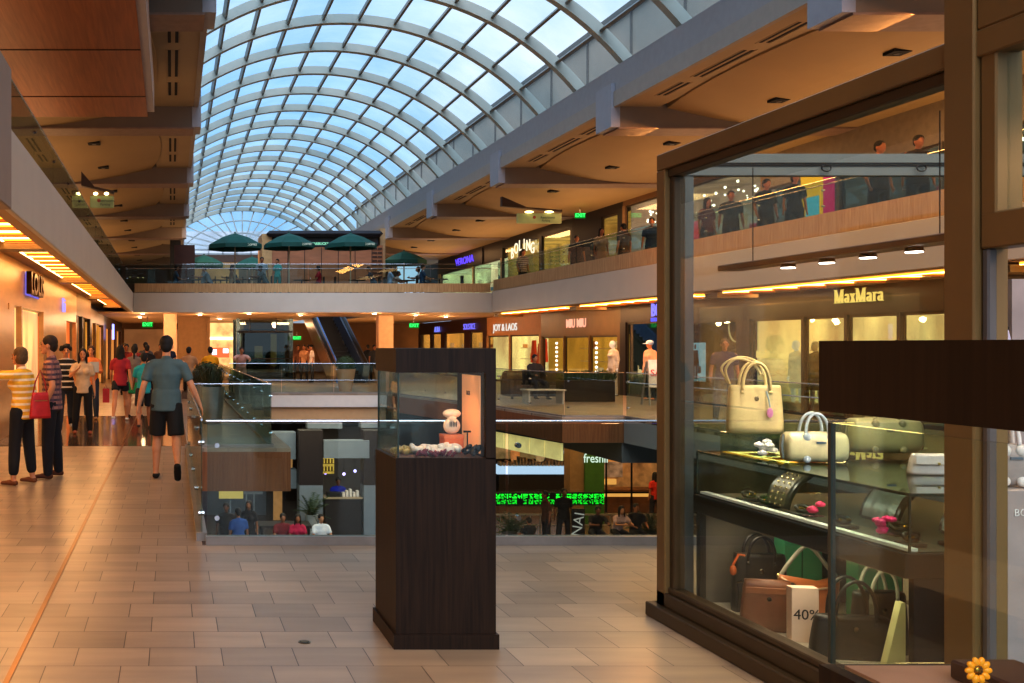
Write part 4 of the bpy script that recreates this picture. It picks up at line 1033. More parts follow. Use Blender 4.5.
member(KX+.015, KX+.05, 3.62, 3.65, 0, 2.0, nm='door_jamb', m=mat('#5c5856', .5)); member(KX, KX+.1, KY0, KY0+.1, 0, KH, nm='end_post')
b = B(); b.box(KX+.05, KX+.06, 3.81, KY1-.12, .2, KH-.14); part('window_glass', b, M_GLASSC, t)
b = B(); b.box(KX+.05, KX+.06, KY0+.1, 3.58, 2.13, KH-.1); part('transom_glass', b, M_GLASSC, t)
b = B(); b.box(KX+.10, KX1, KY1-.06, KY1, KH-.13, KH); h_ = part('rear_header', b, mat('#6c706a', .5, .1, var=.04), t)
b = B(); b.box(KX+.16, KX1, KY1-.068, KY1-.06, KH-.075, KH-.066); b.box(KX+.16, KX1, KY1-.068, KY1-.06, KH-.06, KH-.055); part('header_groove', b, M_DKMETAL, h_)
b = B()
for x in (.98, 1.55, 1.95): 
    pts = [(KX+x+.028*math.cos(a), KY1-.08, KH-.09+.02*math.sin(a)) for a in [2*PI*k/14 for k in range(14)]]; b.tube(pts, .004, 6, closed=True)
part('hook_ring', b, M_DKMETAL, h_)
b = B(); b.box(KX+.12, KX+.20, KY1-.05, KY1, .085, KH-.13); part('rear_stile', b, mat('#666a66', .5, .1, var=.04), t)
b = B(); b.box(KX+.2, KX1, KY1-.03, KY1-.02, .085, KH-.13); part('rear_glass', b, M_GLASSC, t)
b = B(); b.box(KX1, KX1+.08, KY0, KY1, .0, KH); part('far_side_wall', b, mat('#4a3a2c', .5), t)
b = B(); b.box(KX+.1, KX1, KY0, KY1, .0, .02); part('carpet', b, mat('#2a211b', .9), t)

# track light
t = thing('track_light', 'long hanging track light with round spot lamps inside the boutique', 'light fixture', (3.34, 5.1, 2.11))
b = B(); b.box(3.26, 3.40, 4.15, 5.98, 2.09, 2.125, .005); part('track', b, mat('#6a5648', .4, .2), t)
for y in (4.35, 5.75):
    b = B(); b.cyl((3.34, y, 2.12), (3.34, y, 2.67), .0025, n=6); part('hanger', b, M_DKMETAL, t)
for y in (5.42, 5.1, 4.8, 4.5):
    b = B(); b.cyl((3.34, y, 2.07), (3.34, y, 2.09), .038, .034, 14); p = part('spot_head', b, M_DKMETAL, t)
    b = B(); b.cyl((3.34, y, 2.066), (3.34, y, 2.0695), .034, n=14); part('lamp', b, glow('#fff0e8', 14), p)

# display counter
t = thing('display_counter', 'black-framed glass jewellery counter running behind the boutique window', 'display case', (3.7, 5.1, 0))
CX0, CX1, CY0, CY1 = 3.12, 4.32, 4.23, 5.94
M_BLK = mat('#1c1713', .35, .2)
b = B(); b.box(CX0-.02, CX1, CY0, CY1, .66, .765, .004); part('counter_frame', b, M_BLK, t)
for (x, y) in ((CX0-.01, CY1-.05), (CX1-.05, CY0+.02), (CX1-.05, CY1-.05)):
    b = B(); b.box(x, x+.035, y, y+.04, .1205, .66); part('leg', b, M_BLK, t)
b = B(); b.box(CX0+.0, CX1-.02, CY0+.02, CY1-.02, .765, .772); part('deck', b, mat('#4a453e', .5), t)
b = B(); b.box(CX0, CX0+.006, CY0, CY1, .772, 1.012); b.box(CX0, CX1, CY0, CY0+.006, .772, 1.012); b.box(CX0, CX1, CY1-.006, CY1, .772, 1.012); b.box(CX1-.006, CX1, CY0, CY1, .772, 1.012); part('glass_side', b, M_GLASSC, t)
b = B(); b.box(CX0, CX1, CY0, CY1, 1.012, 1.02); part('glass_top', b, glass('#c4d6cc', .9, .10), t)
b = B()
for p, q in (((CX0, CY0), (CX0, CY1)), ((CX0, CY0), (CX1, CY0)), ((CX0, CY1), (CX1, CY1))): b.bar((p[0], p[1], 1.016), (q[0], q[1], 1.016), .010, .012)
b.bar((CX0, CY0, .77), (CX0, CY0, 1.015), .008); b.bar((CX0, CY1, .77), (CX0, CY1, 1.015), .008)
part('glass_edge', b, mat('#33463e', .2), t)
b = B(); b.box(CX0+.008, CX0+.05, CY0+.02, CY1-.02, .772, .785); part('glowing_deck_edge', b, mat('#e8e2d4', .5, emit=.25, var=.03), t)  # white deck edge with glow put into its colour, no lamp
t = thing('window_shelf', 'low white display floor under the glass counter', 'display stand', (3.6, 5, .02))
b = B(); b.box(3.08, 4.34, 4.22, 5.97, .021, .12, .004); part('base', b, mat('#cfc8b8', .6), t)
b = B(); b.box(3.13, 3.66, 5.942, 5.965, .12, .655); part('back_panel', b, mat('#6a6358', .6), t)
b = B(); b.box(3.66, 4.2, 5.942, 5.965, .12, .655); part('dark_panel', b, mat('#1e1814', .6), t)
b = B(); b.box(3.16, 4.24, 4.26, 4.29, .12, .655); part('dark_void_panel', b, mat('#1a1511', .6), t)  # dark sheet put in for the shaded void under the counter

# ------------------------------------------------------------------ bags
def smooth_path(p, n=6):
    p = [Vector(q) for q in p]; out = []
    for i in range(len(p)-1):
        a, b, c, d = p[max(i-1, 0)], p[i], p[i+1], p[min(i+2, len(p)-1)]
        for k in range(n):
            t = k/n; out.append(.5*((2*b)+(c-a)*t+(2*a-5*b+4*c-d)*t*t+(3*b-a-3*c+d)*t**3))
    return out+[p[-1]]
def bag_body(w0, d0, w1, d1, h, z=0, n=4.0, slump=0.0, rings=8, seg=28):
    b = B(); vs = []
    for j in range(rings+1):
        u = j/rings; ease = 1-.04*((2*u-1)**4)
        w = (w0+(w1-w0)*u)*.5*ease; d = (d0+(d1-d0)*u**1.2)*.5*ease
        for k in range(seg):
            a = 2*PI*k/seg; ca, sa = math.cos(a), math.sin(a)
            x = w*math.copysign(abs(ca)**(2/n), ca); y = d*math.copysign(abs(sa)**(2/n), sa)
            vs.append((x, y, z+h*u-(slump*h*(1-(x/(w+1e-6))**2) if j == rings else slump*h*u*u*.6*(1-(x/(w+1e-6))**2))))
    fs = [(j*seg+k, j*seg+(k+1)%seg, (j+1)*seg+(k+1)%seg, (j+1)*seg+k) for j in range(rings) for k in range(seg)]
    fs += [tuple(reversed(range(seg))), tuple(range(rings*seg, (rings+1)*seg))]
    return b.add(vs, fs)
def arch(x, y, z, hw, hh, r, lean=0, n=16):
    b = B(); b.tube([(x-hw*math.cos(PI*k/n), y+lean*math.sin(PI*k/n), z+hh*math.sin(PI*k/n)**.8) for k in range(n+1)], r, 8); return b
def place(t, loc, rz):
    t.location = loc; t.rotation_euler = (0, 0, math.radians(rz)); return t
def leather(c, r=.45): return mat(c, r, var=.10, scale=14, bump=.15)

def tote(label, loc, rz, col, w=.29, d=.13, h=.27, hh=.14, taper=.9, hcol=None, gold=None):
    t = thing('handbag', label, 'handbag'); m = leather(col); hm = leather(hcol) if hcol else m
    part('bag_body', bag_body(w, d, w*taper, d*.7, h), m, t, smooth=True)
    bb = bag_body(w*(taper+.012), d*.74, w*taper*1.0, d*.71, h*.17, h*.835, rings=3); part('top_band', bb, m, t, smooth=True)
    for s in (-1, 1):
        p = part('handle', arch(0, s*d*.36, h*.86, w*.24, hh+h*.1, .0085, s*.01), hm, t, smooth=True)
        b = B()
        for x in (-w*.24, w*.24): b.bar((x, s*d*.38, h*.62), (x, s*d*.375, h*.9), .022, .006, up=(0, 1, 0)); b.ell((x, s*d*.40, h*.86), .011, 8, 6)
        part('handle_tab', b, hm if gold is None else mat(gold, .3, .9), p)
    b = B(); b.ell((0, -d*.38, h*.72), (.013, .006, .016)); part('clasp', b, mat('#6a6250', .25, .9), t)
    return place(t, loc, rz)
tb = tote('tall cream leather tote with rolled handles on a clear riser', (3.32, 5.70, 1.15), -18, '#d8c48c')
b = B(); b.ell((.06, -.08, .12), (.016, .005, .028)); o = part('pink_tag', b, mat('#d890b8', .5), None); o.parent = tb; o.matrix_parent_inverse.identity()
b = B(); b.tube([(.045, -.066, .24), (.055, -.078, .19), (.06, -.08, .15)], .004, 6); o = part('tag_cord', b, mat('#9ab0b0', .5), None); o.parent = tb; o.matrix_parent_inverse.identity()
b = B(); b.tube(smooth_path([(-.12, .02, .27), (-.15, -.02, .36), (-.10, -.03, .42), (-.02, -.04, .40), (.02, -.05, .33)]), .007, 8); b.tube(smooth_path([(-.12, .02, .27), (-.17, -.01, .37), (-.09, -.02, .43), (.0, -.03, .41), (.03, -.05, .33)]), .006, 8); o = part('shoulder_strap', b, leather('#cdb984'), None, smooth=True); o.parent = tb; o.matrix_parent_inverse.identity()
t = thing('display_riser', 'clear acrylic riser block under the tall cream tote', 'riser', (3.32, 5.70, 1.021))
b = B(); b.box(3.18, 3.46, 5.62, 5.80, 1.021, 1.149); part('block', b, glass('#c8d8d0', .8, .06), t)

def barrel(label, loc, rz, col, w=.30, h=.165, d=.13, hcol='#b8c4c8', hh=.12):
    t = thing('handbag', label, 'handbag'); m = leather(col); hm = leather(hcol)
    b = B(); seg = 24; vs = []; R_ = 6
    prof = [(-.5, .0), (-.5, .82), (-.44, .97), (-.2, 1.0), (.2, 1.0), (.44, .97), (.5, .82), (.5, .0)]
    b2 = B()
    for (u, f) in prof:
        for k in range(seg):
            a = 2*PI*k/seg; vs.append((u*w, d*.5*max(f, .01)*math.copysign(abs(math.cos(a))**.7, math.cos(a)), h*.5+h*.5*max(f, .01)*math.copysign(abs(math.sin(a))**.7, math.sin(a))))
    fs = [(j*seg+k, j*seg+(k+1)%seg, (j+1)*seg+(k+1)%seg, (j+1)*seg+k) for j in range(len(prof)-1) for k in range(seg)]
    b.add(vs, fs); part('bag_body', b, m, t, smooth=True)
    for s in (-1, 1):
        p = part('handle', arch(0, s*d*.30, h*.86, w*.19, hh, .008, -s*.01), hm, t, smooth=True)
        b = B()
        for x in (-w*.19, w*.19): b.ell((x, s*d*.42, h*.84), (.022, .012, .024), 10, 8)
        part('handle_tab', b, hm, p, smooth=True)
    b = B()
    for x in (-w*.2, w*.2): b.ell((x, -d*.45, h*.12), (.02, .012, .02), 10, 8)
    part('lower_tab', b, hm, t, smooth=True)
    b = B(); b.box(-.015, .03, -d*.5-.004, -d*.5+.002, h*.64, h*.70); part('nameplate', b, mat('#7a8890', .3, .8), t)
    b = B(); b.tube([(-w*.5, 0, h*.1), (-w*.53, 0, h*.5), (-w*.5, 0, h*.9)], .006, 6); part('end_piping', b, hm, t)
    return place(t, loc, rz)
barrel('cream satchel with pale grey rolled handles on the glass counter', (3.44, 5.36, 1.022), -8, '#ddd2a4')
barrel('olive green bowling bag at the back of the glass counter', (4.02, 5.66, 1.04), -6, '#a39c66', w=.37, h=.2, d=.15, hcol='#8a8458', hh=.05)
barrel('solid copy of a reflected white handbag by the boutique doorway', (3.36, 4.02, 1.085), -10, '#a89c96', w=.15, h=.17, d=.08, hcol='#e0d8d0', hh=.12)  # bag and the block below it: a glass reflection built as solid things
t = thing('reflection_block', 'solid copy of a reflected white block by the boutique doorway', 'plinth', (3.36, 4.02, .02))
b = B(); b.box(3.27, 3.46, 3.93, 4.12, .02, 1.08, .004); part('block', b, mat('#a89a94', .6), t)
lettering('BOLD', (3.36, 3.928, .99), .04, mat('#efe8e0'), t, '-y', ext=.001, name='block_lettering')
# clutch
t = thing('clutch_bag', 'pale grey clutch lying on the right of the glass counter', 'clutch bag')
part('bag_body', bag_body(.24, .07, .20, .04, .1), leather('#c8beb8'), t, smooth=True)
b = B(); b.box(-.105, .105, -.042, -.036, .05, .095, .003); part('flap', b, leather('#d0c8c2'), t)
b = B(); b.ell((0, -.043, .055), .007); part('clasp', b, mat('#a08a50', .3, .9), t); place(t, (3.70, 4.86, 1.022), -5)
# white roses
def flowers(label, c, r, col, leafc, n=7, seed=1, stem=False):
    rnd = random.Random(seed); t = thing('flower_bunch', label, 'flowers', c); r *= 1.25
    b = B(); lf = B()
    for k in range(n):
        a = rnd.random()*6.28; q = rnd.random()*r*.7; p = Vector(c)+Vector((math.cos(a)*q, math.sin(a)*q*.7, rnd.uniform(.25, 1)*r*1.3))
        for j in range(6):
            e = 2*PI*j/6; b.ell(p+Vector((math.cos(e)*r*.16, math.sin(e)*r*.16, 0)), (r*.2, r*.2, r*.17), 8, 6)
        b.ell(p+Vector((0, 0, r*.08)), r*.17, 8, 6)
    for k in range(8):
        a = rnd.random()*6.28; p = Vector(c)+Vector((math.cos(a)*r*.6, math.sin(a)*r*.5, r*.2)); lf.ell(p, (r*.3, r*.1, r*.05), 8, 5, Matrix.Rotation(a, 3, 'Z'))
    part('petals', b, mat(col, .6, var=.12, scale=60, emit=.12), t, smooth=True); part('leaves', lf, mat(leafc, .6), t, smooth=True)  # petals given a faint glow so they read brighter
flowers('small bunch of white roses on the glass counter beside the cream satchel', (3.30, 5.56, 1.022), .06, '#f0ece0', '#3a5a20', seed=3)
flowers('pink flowers lying inside the counter near the studded belt', (3.19, 4.98, .79), .05, '#e04070', '#5a2030', seed=4)
flowers('magenta flowers inside the right half of the counter', (3.20, 4.50, .79), .05, '#e02070', '#5a2030', seed=5)
# belts over curved stands inside the counter
def belt_stand(label, cx, cy, col, r=.2, studs=True, wd=.10):
    t = thing('belt_stand', label, 'belt display', (cx, cy, .775))
    b = B(); n = 14; prof = []
    for k in range(n+1):
        a = PI*.04+PI*.62*k/n; prof.append((cx+r*1.35-r*1.35*math.sin(a+.02)*1.0 if False else cx+r*(1-math.cos(a)), .776+r*1.0*math.sin(a)))
    vs = [(x, y, z) for y in (cy-wd/2, cy+wd/2) for (x, z) in prof]
    inner = [(x+.012, y, z-.014) for y in (cy-wd/2, cy+wd/2) for (x, z) in prof]
    b.add(vs, [(k, k+1, n+2+k, n+1+k) for k in range(n)]); b.add(inner, [(k, n+1+k, n+2+k, k+1) for k in range(n)])
    part('curved_ramp', b, mat('#3a3a38', .3, .3), t, smooth=True)
    for s in ((-.6, .0, .6) if studs else (-.7, -.25, .25, .7)):
        g = B(); y = cy+s*wd*.4
        vs = [(x-.003, y+e, z+.004) for e in (-wd*.13, wd*.13) for (x, z) in prof]
        g.add(vs, [(k, k+1, n+2+k, n+1+k) for k in range(n)]); bl = part('belt', g, mat(col, .35, .3 if not studs else 0), t, smooth=True)
        if studs:
            q = B()
            for (x, z) in prof: q.ell((x-.006, y, z+.006), .007, 6, 5)
            part('studs', q, mat('#d8c8a0', .25, .9), bl)
belt_stand('dark curved belt stand with gold-studded straps inside the counter', 3.20, 5.30, '#5a5044', r=.222, wd=.2)
belt_stand('curved stand of grey metallic belts in the middle of the counter', 3.42, 4.85, '#8c9494', r=.222, studs=False, wd=.26)
belt_stand('curved stand of grey metallic belts at the right end of the counter', 3.50, 4.45, '#8c9494', r=.222, studs=False, wd=.24)
rnd = random.Random(11)
JL = ['dark beaded bracelet near the far corner of the counter', 'black jewellery tray with gold charms below the studded belt', 'dark bead bracelet beside the pink flowers', 'black leather cuff between the pink and magenta flowers', 'black jewellery tray behind the magenta flowers', 'dark curled belt at the right end of the counter', 'grey leather cuff beside the magenta flowers']
for k, (x, y, r) in enumerate(((3.24, 5.62, .05), (3.22, 5.42, .06), (3.24, 5.14, .05), (3.22, 4.80, .05), (3.36, 4.62, .06), (3.42, 4.36, .05), (3.22, 4.36, .045))):
    t = thing('jewellery', JL[k], 'jewellery', (x, y, .775))
    b = B(); b.box(x-r, x+r, y-r*.9, y+r*.9, .773, .79, .003); part('pad', b, mat('#1d1a18', .6), t)
    b = B(); pts = [(x+r*.6*math.cos(a), y+r*.35*math.sin(a), .812+.012*math.sin(a)) for a in [2*PI*j/14 for j in range(14)]]; b.tube(pts, .011, 6, closed=True)
    part('band', b, mat(('#2a2420', '#3a2e22', '#4a4540')[k % 3], .3, .4), t, smooth=True)
    b = B()
    for j in range(4): b.ell((x+rnd.uniform(-r, r)*.6, y-r*.4, .815), .007, 6, 5)
    part('charms', b, mat('#d8a840', .25, .9), t)
# lower window bags
def hobo(label, loc, rz, col, strapc):
    t = thing('handbag', label, 'handbag')
    part('bag_body', bag_body(.27, .10, .33, .06, .27, slump=.22, n=3), leather(col, .38), t, smooth=True)
    b = B(); b.tube(smooth_path([(-.15, 0, .25), (-.10, 0, .33), (-.02, 0, .42), (.03, -.01, .40), (.10, 0, .31), (.155, 0, .25)]), .011, 8); part('shoulder_strap', b, leather(strapc), t, smooth=True)
    b = B(); b.tube([(-.155, -.03, .255), (-.08, -.045, .205), (0, -.05, .195), (.08, -.045, .205), (.155, -.03, .255)], .006, 6); part('zip', b, mat('#e0c8a8', .3, .4), t, smooth=True)
    b = B()
    for x in (-.155, .155): b.ell((x, 0, .255), (.012, .012, .016))
    part('ring', b, mat('#d8c090', .25, .9), t)
    return place(t, loc, rz)
hobo('tan leather hobo bag with a grey shoulder strap under the counter', (3.50, 5.50, .121), -6, '#b87040', '#8c8c7c')
bt = tote('tall black leather tote with an orange tassel under the counter', (3.37, 5.74, .121), -10, '#171311', w=.30, d=.10, h=.33, hh=.12)
b = B(); b.tube([(-.10, -.06, .33), (-.14, -.09, .34), (-.17, -.09, .28)], .007, 6); b.ell((-.17, -.09, .25), (.018, .016, .03)); o = part('tassel', b, mat('#b85a20', .5), None); o.parent = bt; o.matrix_parent_inverse.identity()
t = thing('handbag', 'brown flat crossbody bag with a black gusset under the counter', 'handbag')
part('bag_body', bag_body(.27, .07, .23, .045, .27), leather('#7c4a2c', .42), t, smooth=True)
b = B(); b.box(-.115, .115, -.036, -.030, .20, .235, .003); part('zip_band', b, leather('#8c5634'), t)
b = B(); b.tube([(-.115, 0, .26), (-.135, .03, .24), (-.13, .05, .1)], .008, 6); b.box(.118, .135, -.02, .02, .02, .26, .004); part('strap', b, leather('#191512'), t)
b = B(); b.ell((0, -.037, .175), (.012, .006, .012)); part('clasp', b, mat('#2a2520', .3, .8), t); place(t, (3.19, 5.36, .121), -14)
t = thing('price_card', 'white standing card reading 40% beside the tan hobo bag', 'sign')
b = B(); b.box(-.065, .065, -.03, .03, 0, .28, .002); part('card', b, mat('#e6cdb8', .7, var=.04), t); t.location = (3.26, 5.17, .121); t.rotation_euler = (0, 0, math.radians(-8))
b = text_mesh('40%', .075, .001); b.transform(Matrix.Translation((.005, -.0315, .14)) @ Matrix.Rotation(PI/2, 4, 'X')); o = link('card_lettering', b, mat('#1d1715')); o.parent = t
tote('black leather bag with a brown tag in front of the window card', (3.33, 4.90, .121), -10, '#171814', w=.38, d=.12, h=.20, hh=.19, taper=.86, hcol='#1c1a17')
t2 = tote('dark green bag with pale strap at the right of the lower window', (3.52, 4.98, .121), -4, '#151a16', w=.26, d=.12, h=.30, hh=.13, taper=.9, hcol='#a8aa98')
for (x0, x1, y, z1, lb) in ((3.52, 3.74, 5.80, .64, 'green paper shopping bag behind the tan hobo bag'), (3.74, 3.98, 5.50, .56, 'green paper shopping bag behind the dark green bag')):
    t = thing('shopping_bag', lb, 'shopping bag', ((x0+x1)/2, y, .121))
    b = B(); b.box(x0, x1, y-.05, y+.05, .121, z1, .003); part('paper_body', b, mat('#3f9468', .6, var=.06), t)
    b = B(); b.box(x0+.1, x0+.106, y-.053, y-.049, .13, z1-.01); part('fold', b, mat('#1f5a3c', .7), t)
    b = B(); b.tube([(x0+.05, y, z1), (x0+.06, y, z1+.015), (x1-.06, y, z1+.015), (x1-.05, y, z1)], .003, 6); part('cord_handle', b, mat('#d8d0b8', .6), t)
t = thing('price_wedge', 'pale cream triangular stand at the right of the lower window', 'stand', (3.42, 4.75, .121))
b = B(); b.prism([(3.375, .121), (3.47, .121), (3.47, .43), (3.45, .43)], 1, 4.73, 4.77); part('panel', b, mat('#d8d4a0', .6), t)
b = B(); b.box(3.36, 3.48, 4.72, 4.78, .1205, .128); part('foot', b, mat('#c8c4a0', .6), t)
# things deeper inside the boutique, seen through the doorway
t = thing('hanging_garment', 'white garment on a black hanger inside the boutique doorway', 'garment', (3.9, 4.8, 1.7))
b = B(); b.prism([(3.87, 1.78), (4.0, 1.72), (4.03, 1.60), (4.05, 1.45), (3.87, 1.45)], 1, 4.78, 4.84); part('cloth', b, mat('#b0a8b4', .7), t)
b = B(); b.tube([(3.86, 4.81, 1.80), (3.95, 4.81, 1.78), (4.02, 4.81, 1.73)], .008, 6); part('hanger_bar', b, mat('#15100e', .5), t)
t = thing('display_cabinet', 'tall dark cabinet with a pale side panel inside the boutique', 'cabinet', (4.4, 5.2, .02))
b = B(); b.box(4.36, 6.3, 5.0, 5.3, .021, 1.98, .006); part('carcass', b, mat('#1c1412', .5), t)
b = B(); b.box(4.20, 4.35, 5.0, 5.2, 1.0, 1.98); b.box(4.34, 4.355, 5.0, 5.2, .021, .9); part('side_panel', b, mat('#8f827c', .5), t)

# ------------------------------------------------------------------ floor drain, dropped base
t = thing('floor_drain', 'small round brass floor drain set in the tiles', 'drain', (.735, 5.55, 0))
b = B(); b.cyl((.735, 5.55, .0005), (.735, 5.55, .004), .034, n=24); part('ring', b, mat('#7a6a54', .3, .8), t)
b = B(); b.cyl((.735, 5.55, .004), (.735, 5.55, .0055), .026, n=20); part('cover', b, mat('#2a241e', .4, .5), t)
b = B(); b.box(.715, .755, 5.545, 5.555, .0055, .008); part('bar', b, mat('#9a8a6c', .3, .8), t)

# ------------------------------------------------------------------ planters
def grassy(label, x, y, z=0, ph=.75, r=.24, sd=1, tall=.55, potc='#9a9a9a', n=150, metal=.7, col='#2f3a20'):
    rnd = random.Random(sd); t = thing('planter', label, 'potted plant', (x, y, z))
    b = B(); b.lathe((x, y, z), [(r*.72, 0), (r*.8, .03), (r, ph), (r*.93, ph), (r*.9, ph-.05)], 24); part('pot', b, mat(potc, .3, metal), t, smooth=False)
    b = B()
    for k in range(n):
        a = rnd.random()*6.28; q = r*rnd.random()*.8; p = Vector((x+math.cos(a)*q, y+math.sin(a)*q, z+ph-.05)); L = tall*rnd.uniform(.6, 1.2)
        o = Vector((math.cos(a), math.sin(a), 0))*rnd.uniform(.15, .75)*L; w = Vector((-math.sin(a), math.cos(a), 0))*.012
        m1 = p+o*.4+Vector((0, 0, L*.7)); m2 = p+o+Vector((0, 0, L*rnd.uniform(.4, .9)))
        b.add([p-w, p+w, m1+w, m1-w, m2], [(0, 1, 2, 3), (3, 2, 4)])
    part('foliage', b, mat(col, .6, var=.4, scale=3), t)
    return t
grassy('silver planter of arching grass, nearest beside the left walkway railing', .84, 21.0, 0, .78, .26, 1, .55)
grassy('silver planter of arching grass, second along the left walkway railing', .85, 23.2, 0, .78, .26, 2, .5)
grassy('broad planter of dark leaves, third along the left walkway railing', .85, 25.6, 0, .62, .38, 3, .42, n=260, col='#1f2c16')
grassy('broad planter of dark leaves, farthest along the left walkway railing', .9, 28.2, 0, .62, .38, 4, .42, n=260, col='#1f2c16')
def topiary(label, x, y, z=0, ph=.7, w=.75, r=.36, potc='#c89870', sd=1):
    rnd = random.Random(sd); t = thing('potted_topiary', label, 'potted plant', (x, y, z))
    b = B(); b.lathe((x, y, z), [(w*.30, 0), (w*.5, ph), (w*.52, ph+.02), (w*.46, ph+.02), (w*.44, ph-.05)], 4 if False else 24); part('pot', b, mat(potc, .6, var=.05), t)
    b = B(); c = Vector((x, y, z+ph+r*.55))
    b.ell(c, (r*.9, r*.9, r*.8), 16, 12)
    for k in range(500):
        u = rnd.uniform(-1, 1); a = rnd.random()*6.28; s = math.sqrt(1-u*u); d = Vector((s*math.cos(a), s*math.sin(a), u))
        p = c+Vector((d.x*r, d.y*r, d.z*r*.88)); e = Euler((rnd.random()*6, rnd.random()*6, 0)).to_matrix()
        b.add([p+e@Vector((-.03, 0, 0)), p+e@Vector((0, .015, 0)), p+e@Vector((.03, 0, 0)), p+e@Vector((0, -.015, 0))], [(0, 1, 2, 3)])
    part('foliage', b, mat('#33421c', .7, var=.35, scale=12), t)
topiary('round clipped bush in a pot behind the grass planters', 1.05, 29.9, 0, .55, .7, .42, '#8a8480', 1)
topiary('tan tapered pot with a round clipped bush on the far bridge', *pt(345.5, 345, 35.6).xy, 0, .78, .72, .34, '#d0a078', 2)
topiary('second tan tapered pot on the far bridge, behind the wooden pedestal', *pt(385, 345, 35.6).xy, 0, .78, .78, .34, '#d0a078', 3)
t = thing('planter_box', 'long dark planter of low green leaves on the right walkway', 'potted plant', (12.0, 29.5, 0))
b = B(); b.box(11.4, 12.9, 29.1, 29.7, 0, .62, .01); part('box', b, mat('#2a1c14', .4), t)
b = B(); rnd = random.Random(8)
for k in range(420):
    p = Vector((rnd.uniform(11.4, 12.9), rnd.uniform(29.1, 29.7), .6)); L = rnd.uniform(.12, .34); a = rnd.random()*6.28; o = Vector((math.cos(a), math.sin(a), 0))*.12
    b.add([p, p+o*.5+Vector((.03, 0, L*.6)), p+o+Vector((0, 0, L)), p+o*.5+Vector((-.03, 0, L*.6))], [(0, 1, 2, 3)])
part('foliage', b, mat('#2c3c1c', .6, var=.4, scale=5), t)

# ------------------------------------------------------------------ right walkway pieces
t = thing('sofa', 'dark rounded lounge sofa on the right walkway', 'sofa', (11.0, 30.8, 0))
b = B(); b.box(10.3, 12.0, 30.4, 31.2, .08, .42, .08); part('seat', b, mat('#3a2c26', .7), t, smooth=False)
b = B(); b.box(10.3, 12.0, 31.0, 31.3, .35, .85, .08); part('backrest', b, mat('#33261f', .7), t)
for x in (10.25, 11.9):
    b = B(); b.box(x, x+.16, 30.4, 31.25, .08, .6, .05); part('armrest', b, mat('#3a2c26', .7), t)
for x in (10.35, 11.85):
    b = B(); b.box(x, x+.06, 30.5, 30.56, 0, .09); part('leg', b, M_DKMETAL, t)
t = thing('coffee_table', 'low pale table in front of the lounge sofa', 'table', (10.5, 28.4, 0))
b = B(); b.box(9.95, 11.05, 28.0, 28.6, .36, .40, .01); part('tabletop', b, mat('#c8bca8', .4), t)
for x in (10.0, 10.96):
    b = B(); b.box(x, x+.05, 28.05, 28.55, 0, .36); part('leg', b, mat('#b8a890', .4), t)
t = thing('sale_board', 'white A-frame board with red lettering outside the dark shop', 'sign', (13.3, 27.4, 0))
for s in (-1, 1):
    b = B(); b.add([(12.98, 27.4+s*.25, 0), (13.62, 27.4+s*.25, 0), (13.58, 27.4+s*.03, 1.2), (13.02, 27.4+s*.03, 1.2)], [(0, 1, 2, 3)])
    b.v = [(x, y, z) for x, y, z in b.v]; 
    f = B(); f.bar((12.98, 27.4+s*.25, 0), (13.02, 27.4+s*.03, 1.2), .04); f.bar((13.62, 27.4+s*.25, 0), (13.58, 27.4+s*.03, 1.2), .04); f.bar((12.99, 27.4+s*.15, .5), (13.6, 27.4+s*.15, .5), .03)
    part('frame', f, mat('#8a857c', .5), t)
b = B(); b.add([(12.99, 27.22, .5), (13.61, 27.22, .5), (13.58, 27.33, 1.25), (13.02, 27.33, 1.25)], [(0, 1, 2, 3)]); b.add([(12.99, 27.24, .5), (13.61, 27.24, .5), (13.58, 27.35, 1.25), (13.02, 27.35, 1.25)], [(3, 2, 1, 0)]); part('poster', b, mat('#e0dcd8', .6, emit=.12), t)
lettering('SALE', (13.30, 27.225, .88), .26, mat('#c02838', .6, emit=.2), t, '-y', ext=.003)

# reflected handles built as solid hoops in the dark window
for k, (px, py, Y, r) in enumerate(((735, 327, 26.6, .34), (698, 312, 28.4, .22), (745, 304, 26.0, .26))):
    c = pt(px, py, Y); t = thing('reflection_hoop', ('large cream hoop copying a reflection in the dark brown shop window', 'small cream hoop copying a reflection above the fashion poster', 'thin cream hoop copying a reflection high beside the serif-lettered shop')[k], 'hoop', (14.95, Y, c.z))
    b = B(); b.tube([(15.0, Y+r*math.cos(a), c.z+r*1.15*math.sin(a)) for a in [2*PI*j/28 for j in range(28)]], .022, 6, closed=True); part('ring', b, mat('#d8c8a0', .4, emit=.4), t)
    b = B(); b.cyl((15.0, Y, c.z+r*1.15), (15.0, Y, 2.3 if c.z+r*1.15 < 2.3 else c.z+r*1.15+.05), .006, n=6); part('wire', b, M_DKMETAL, t)

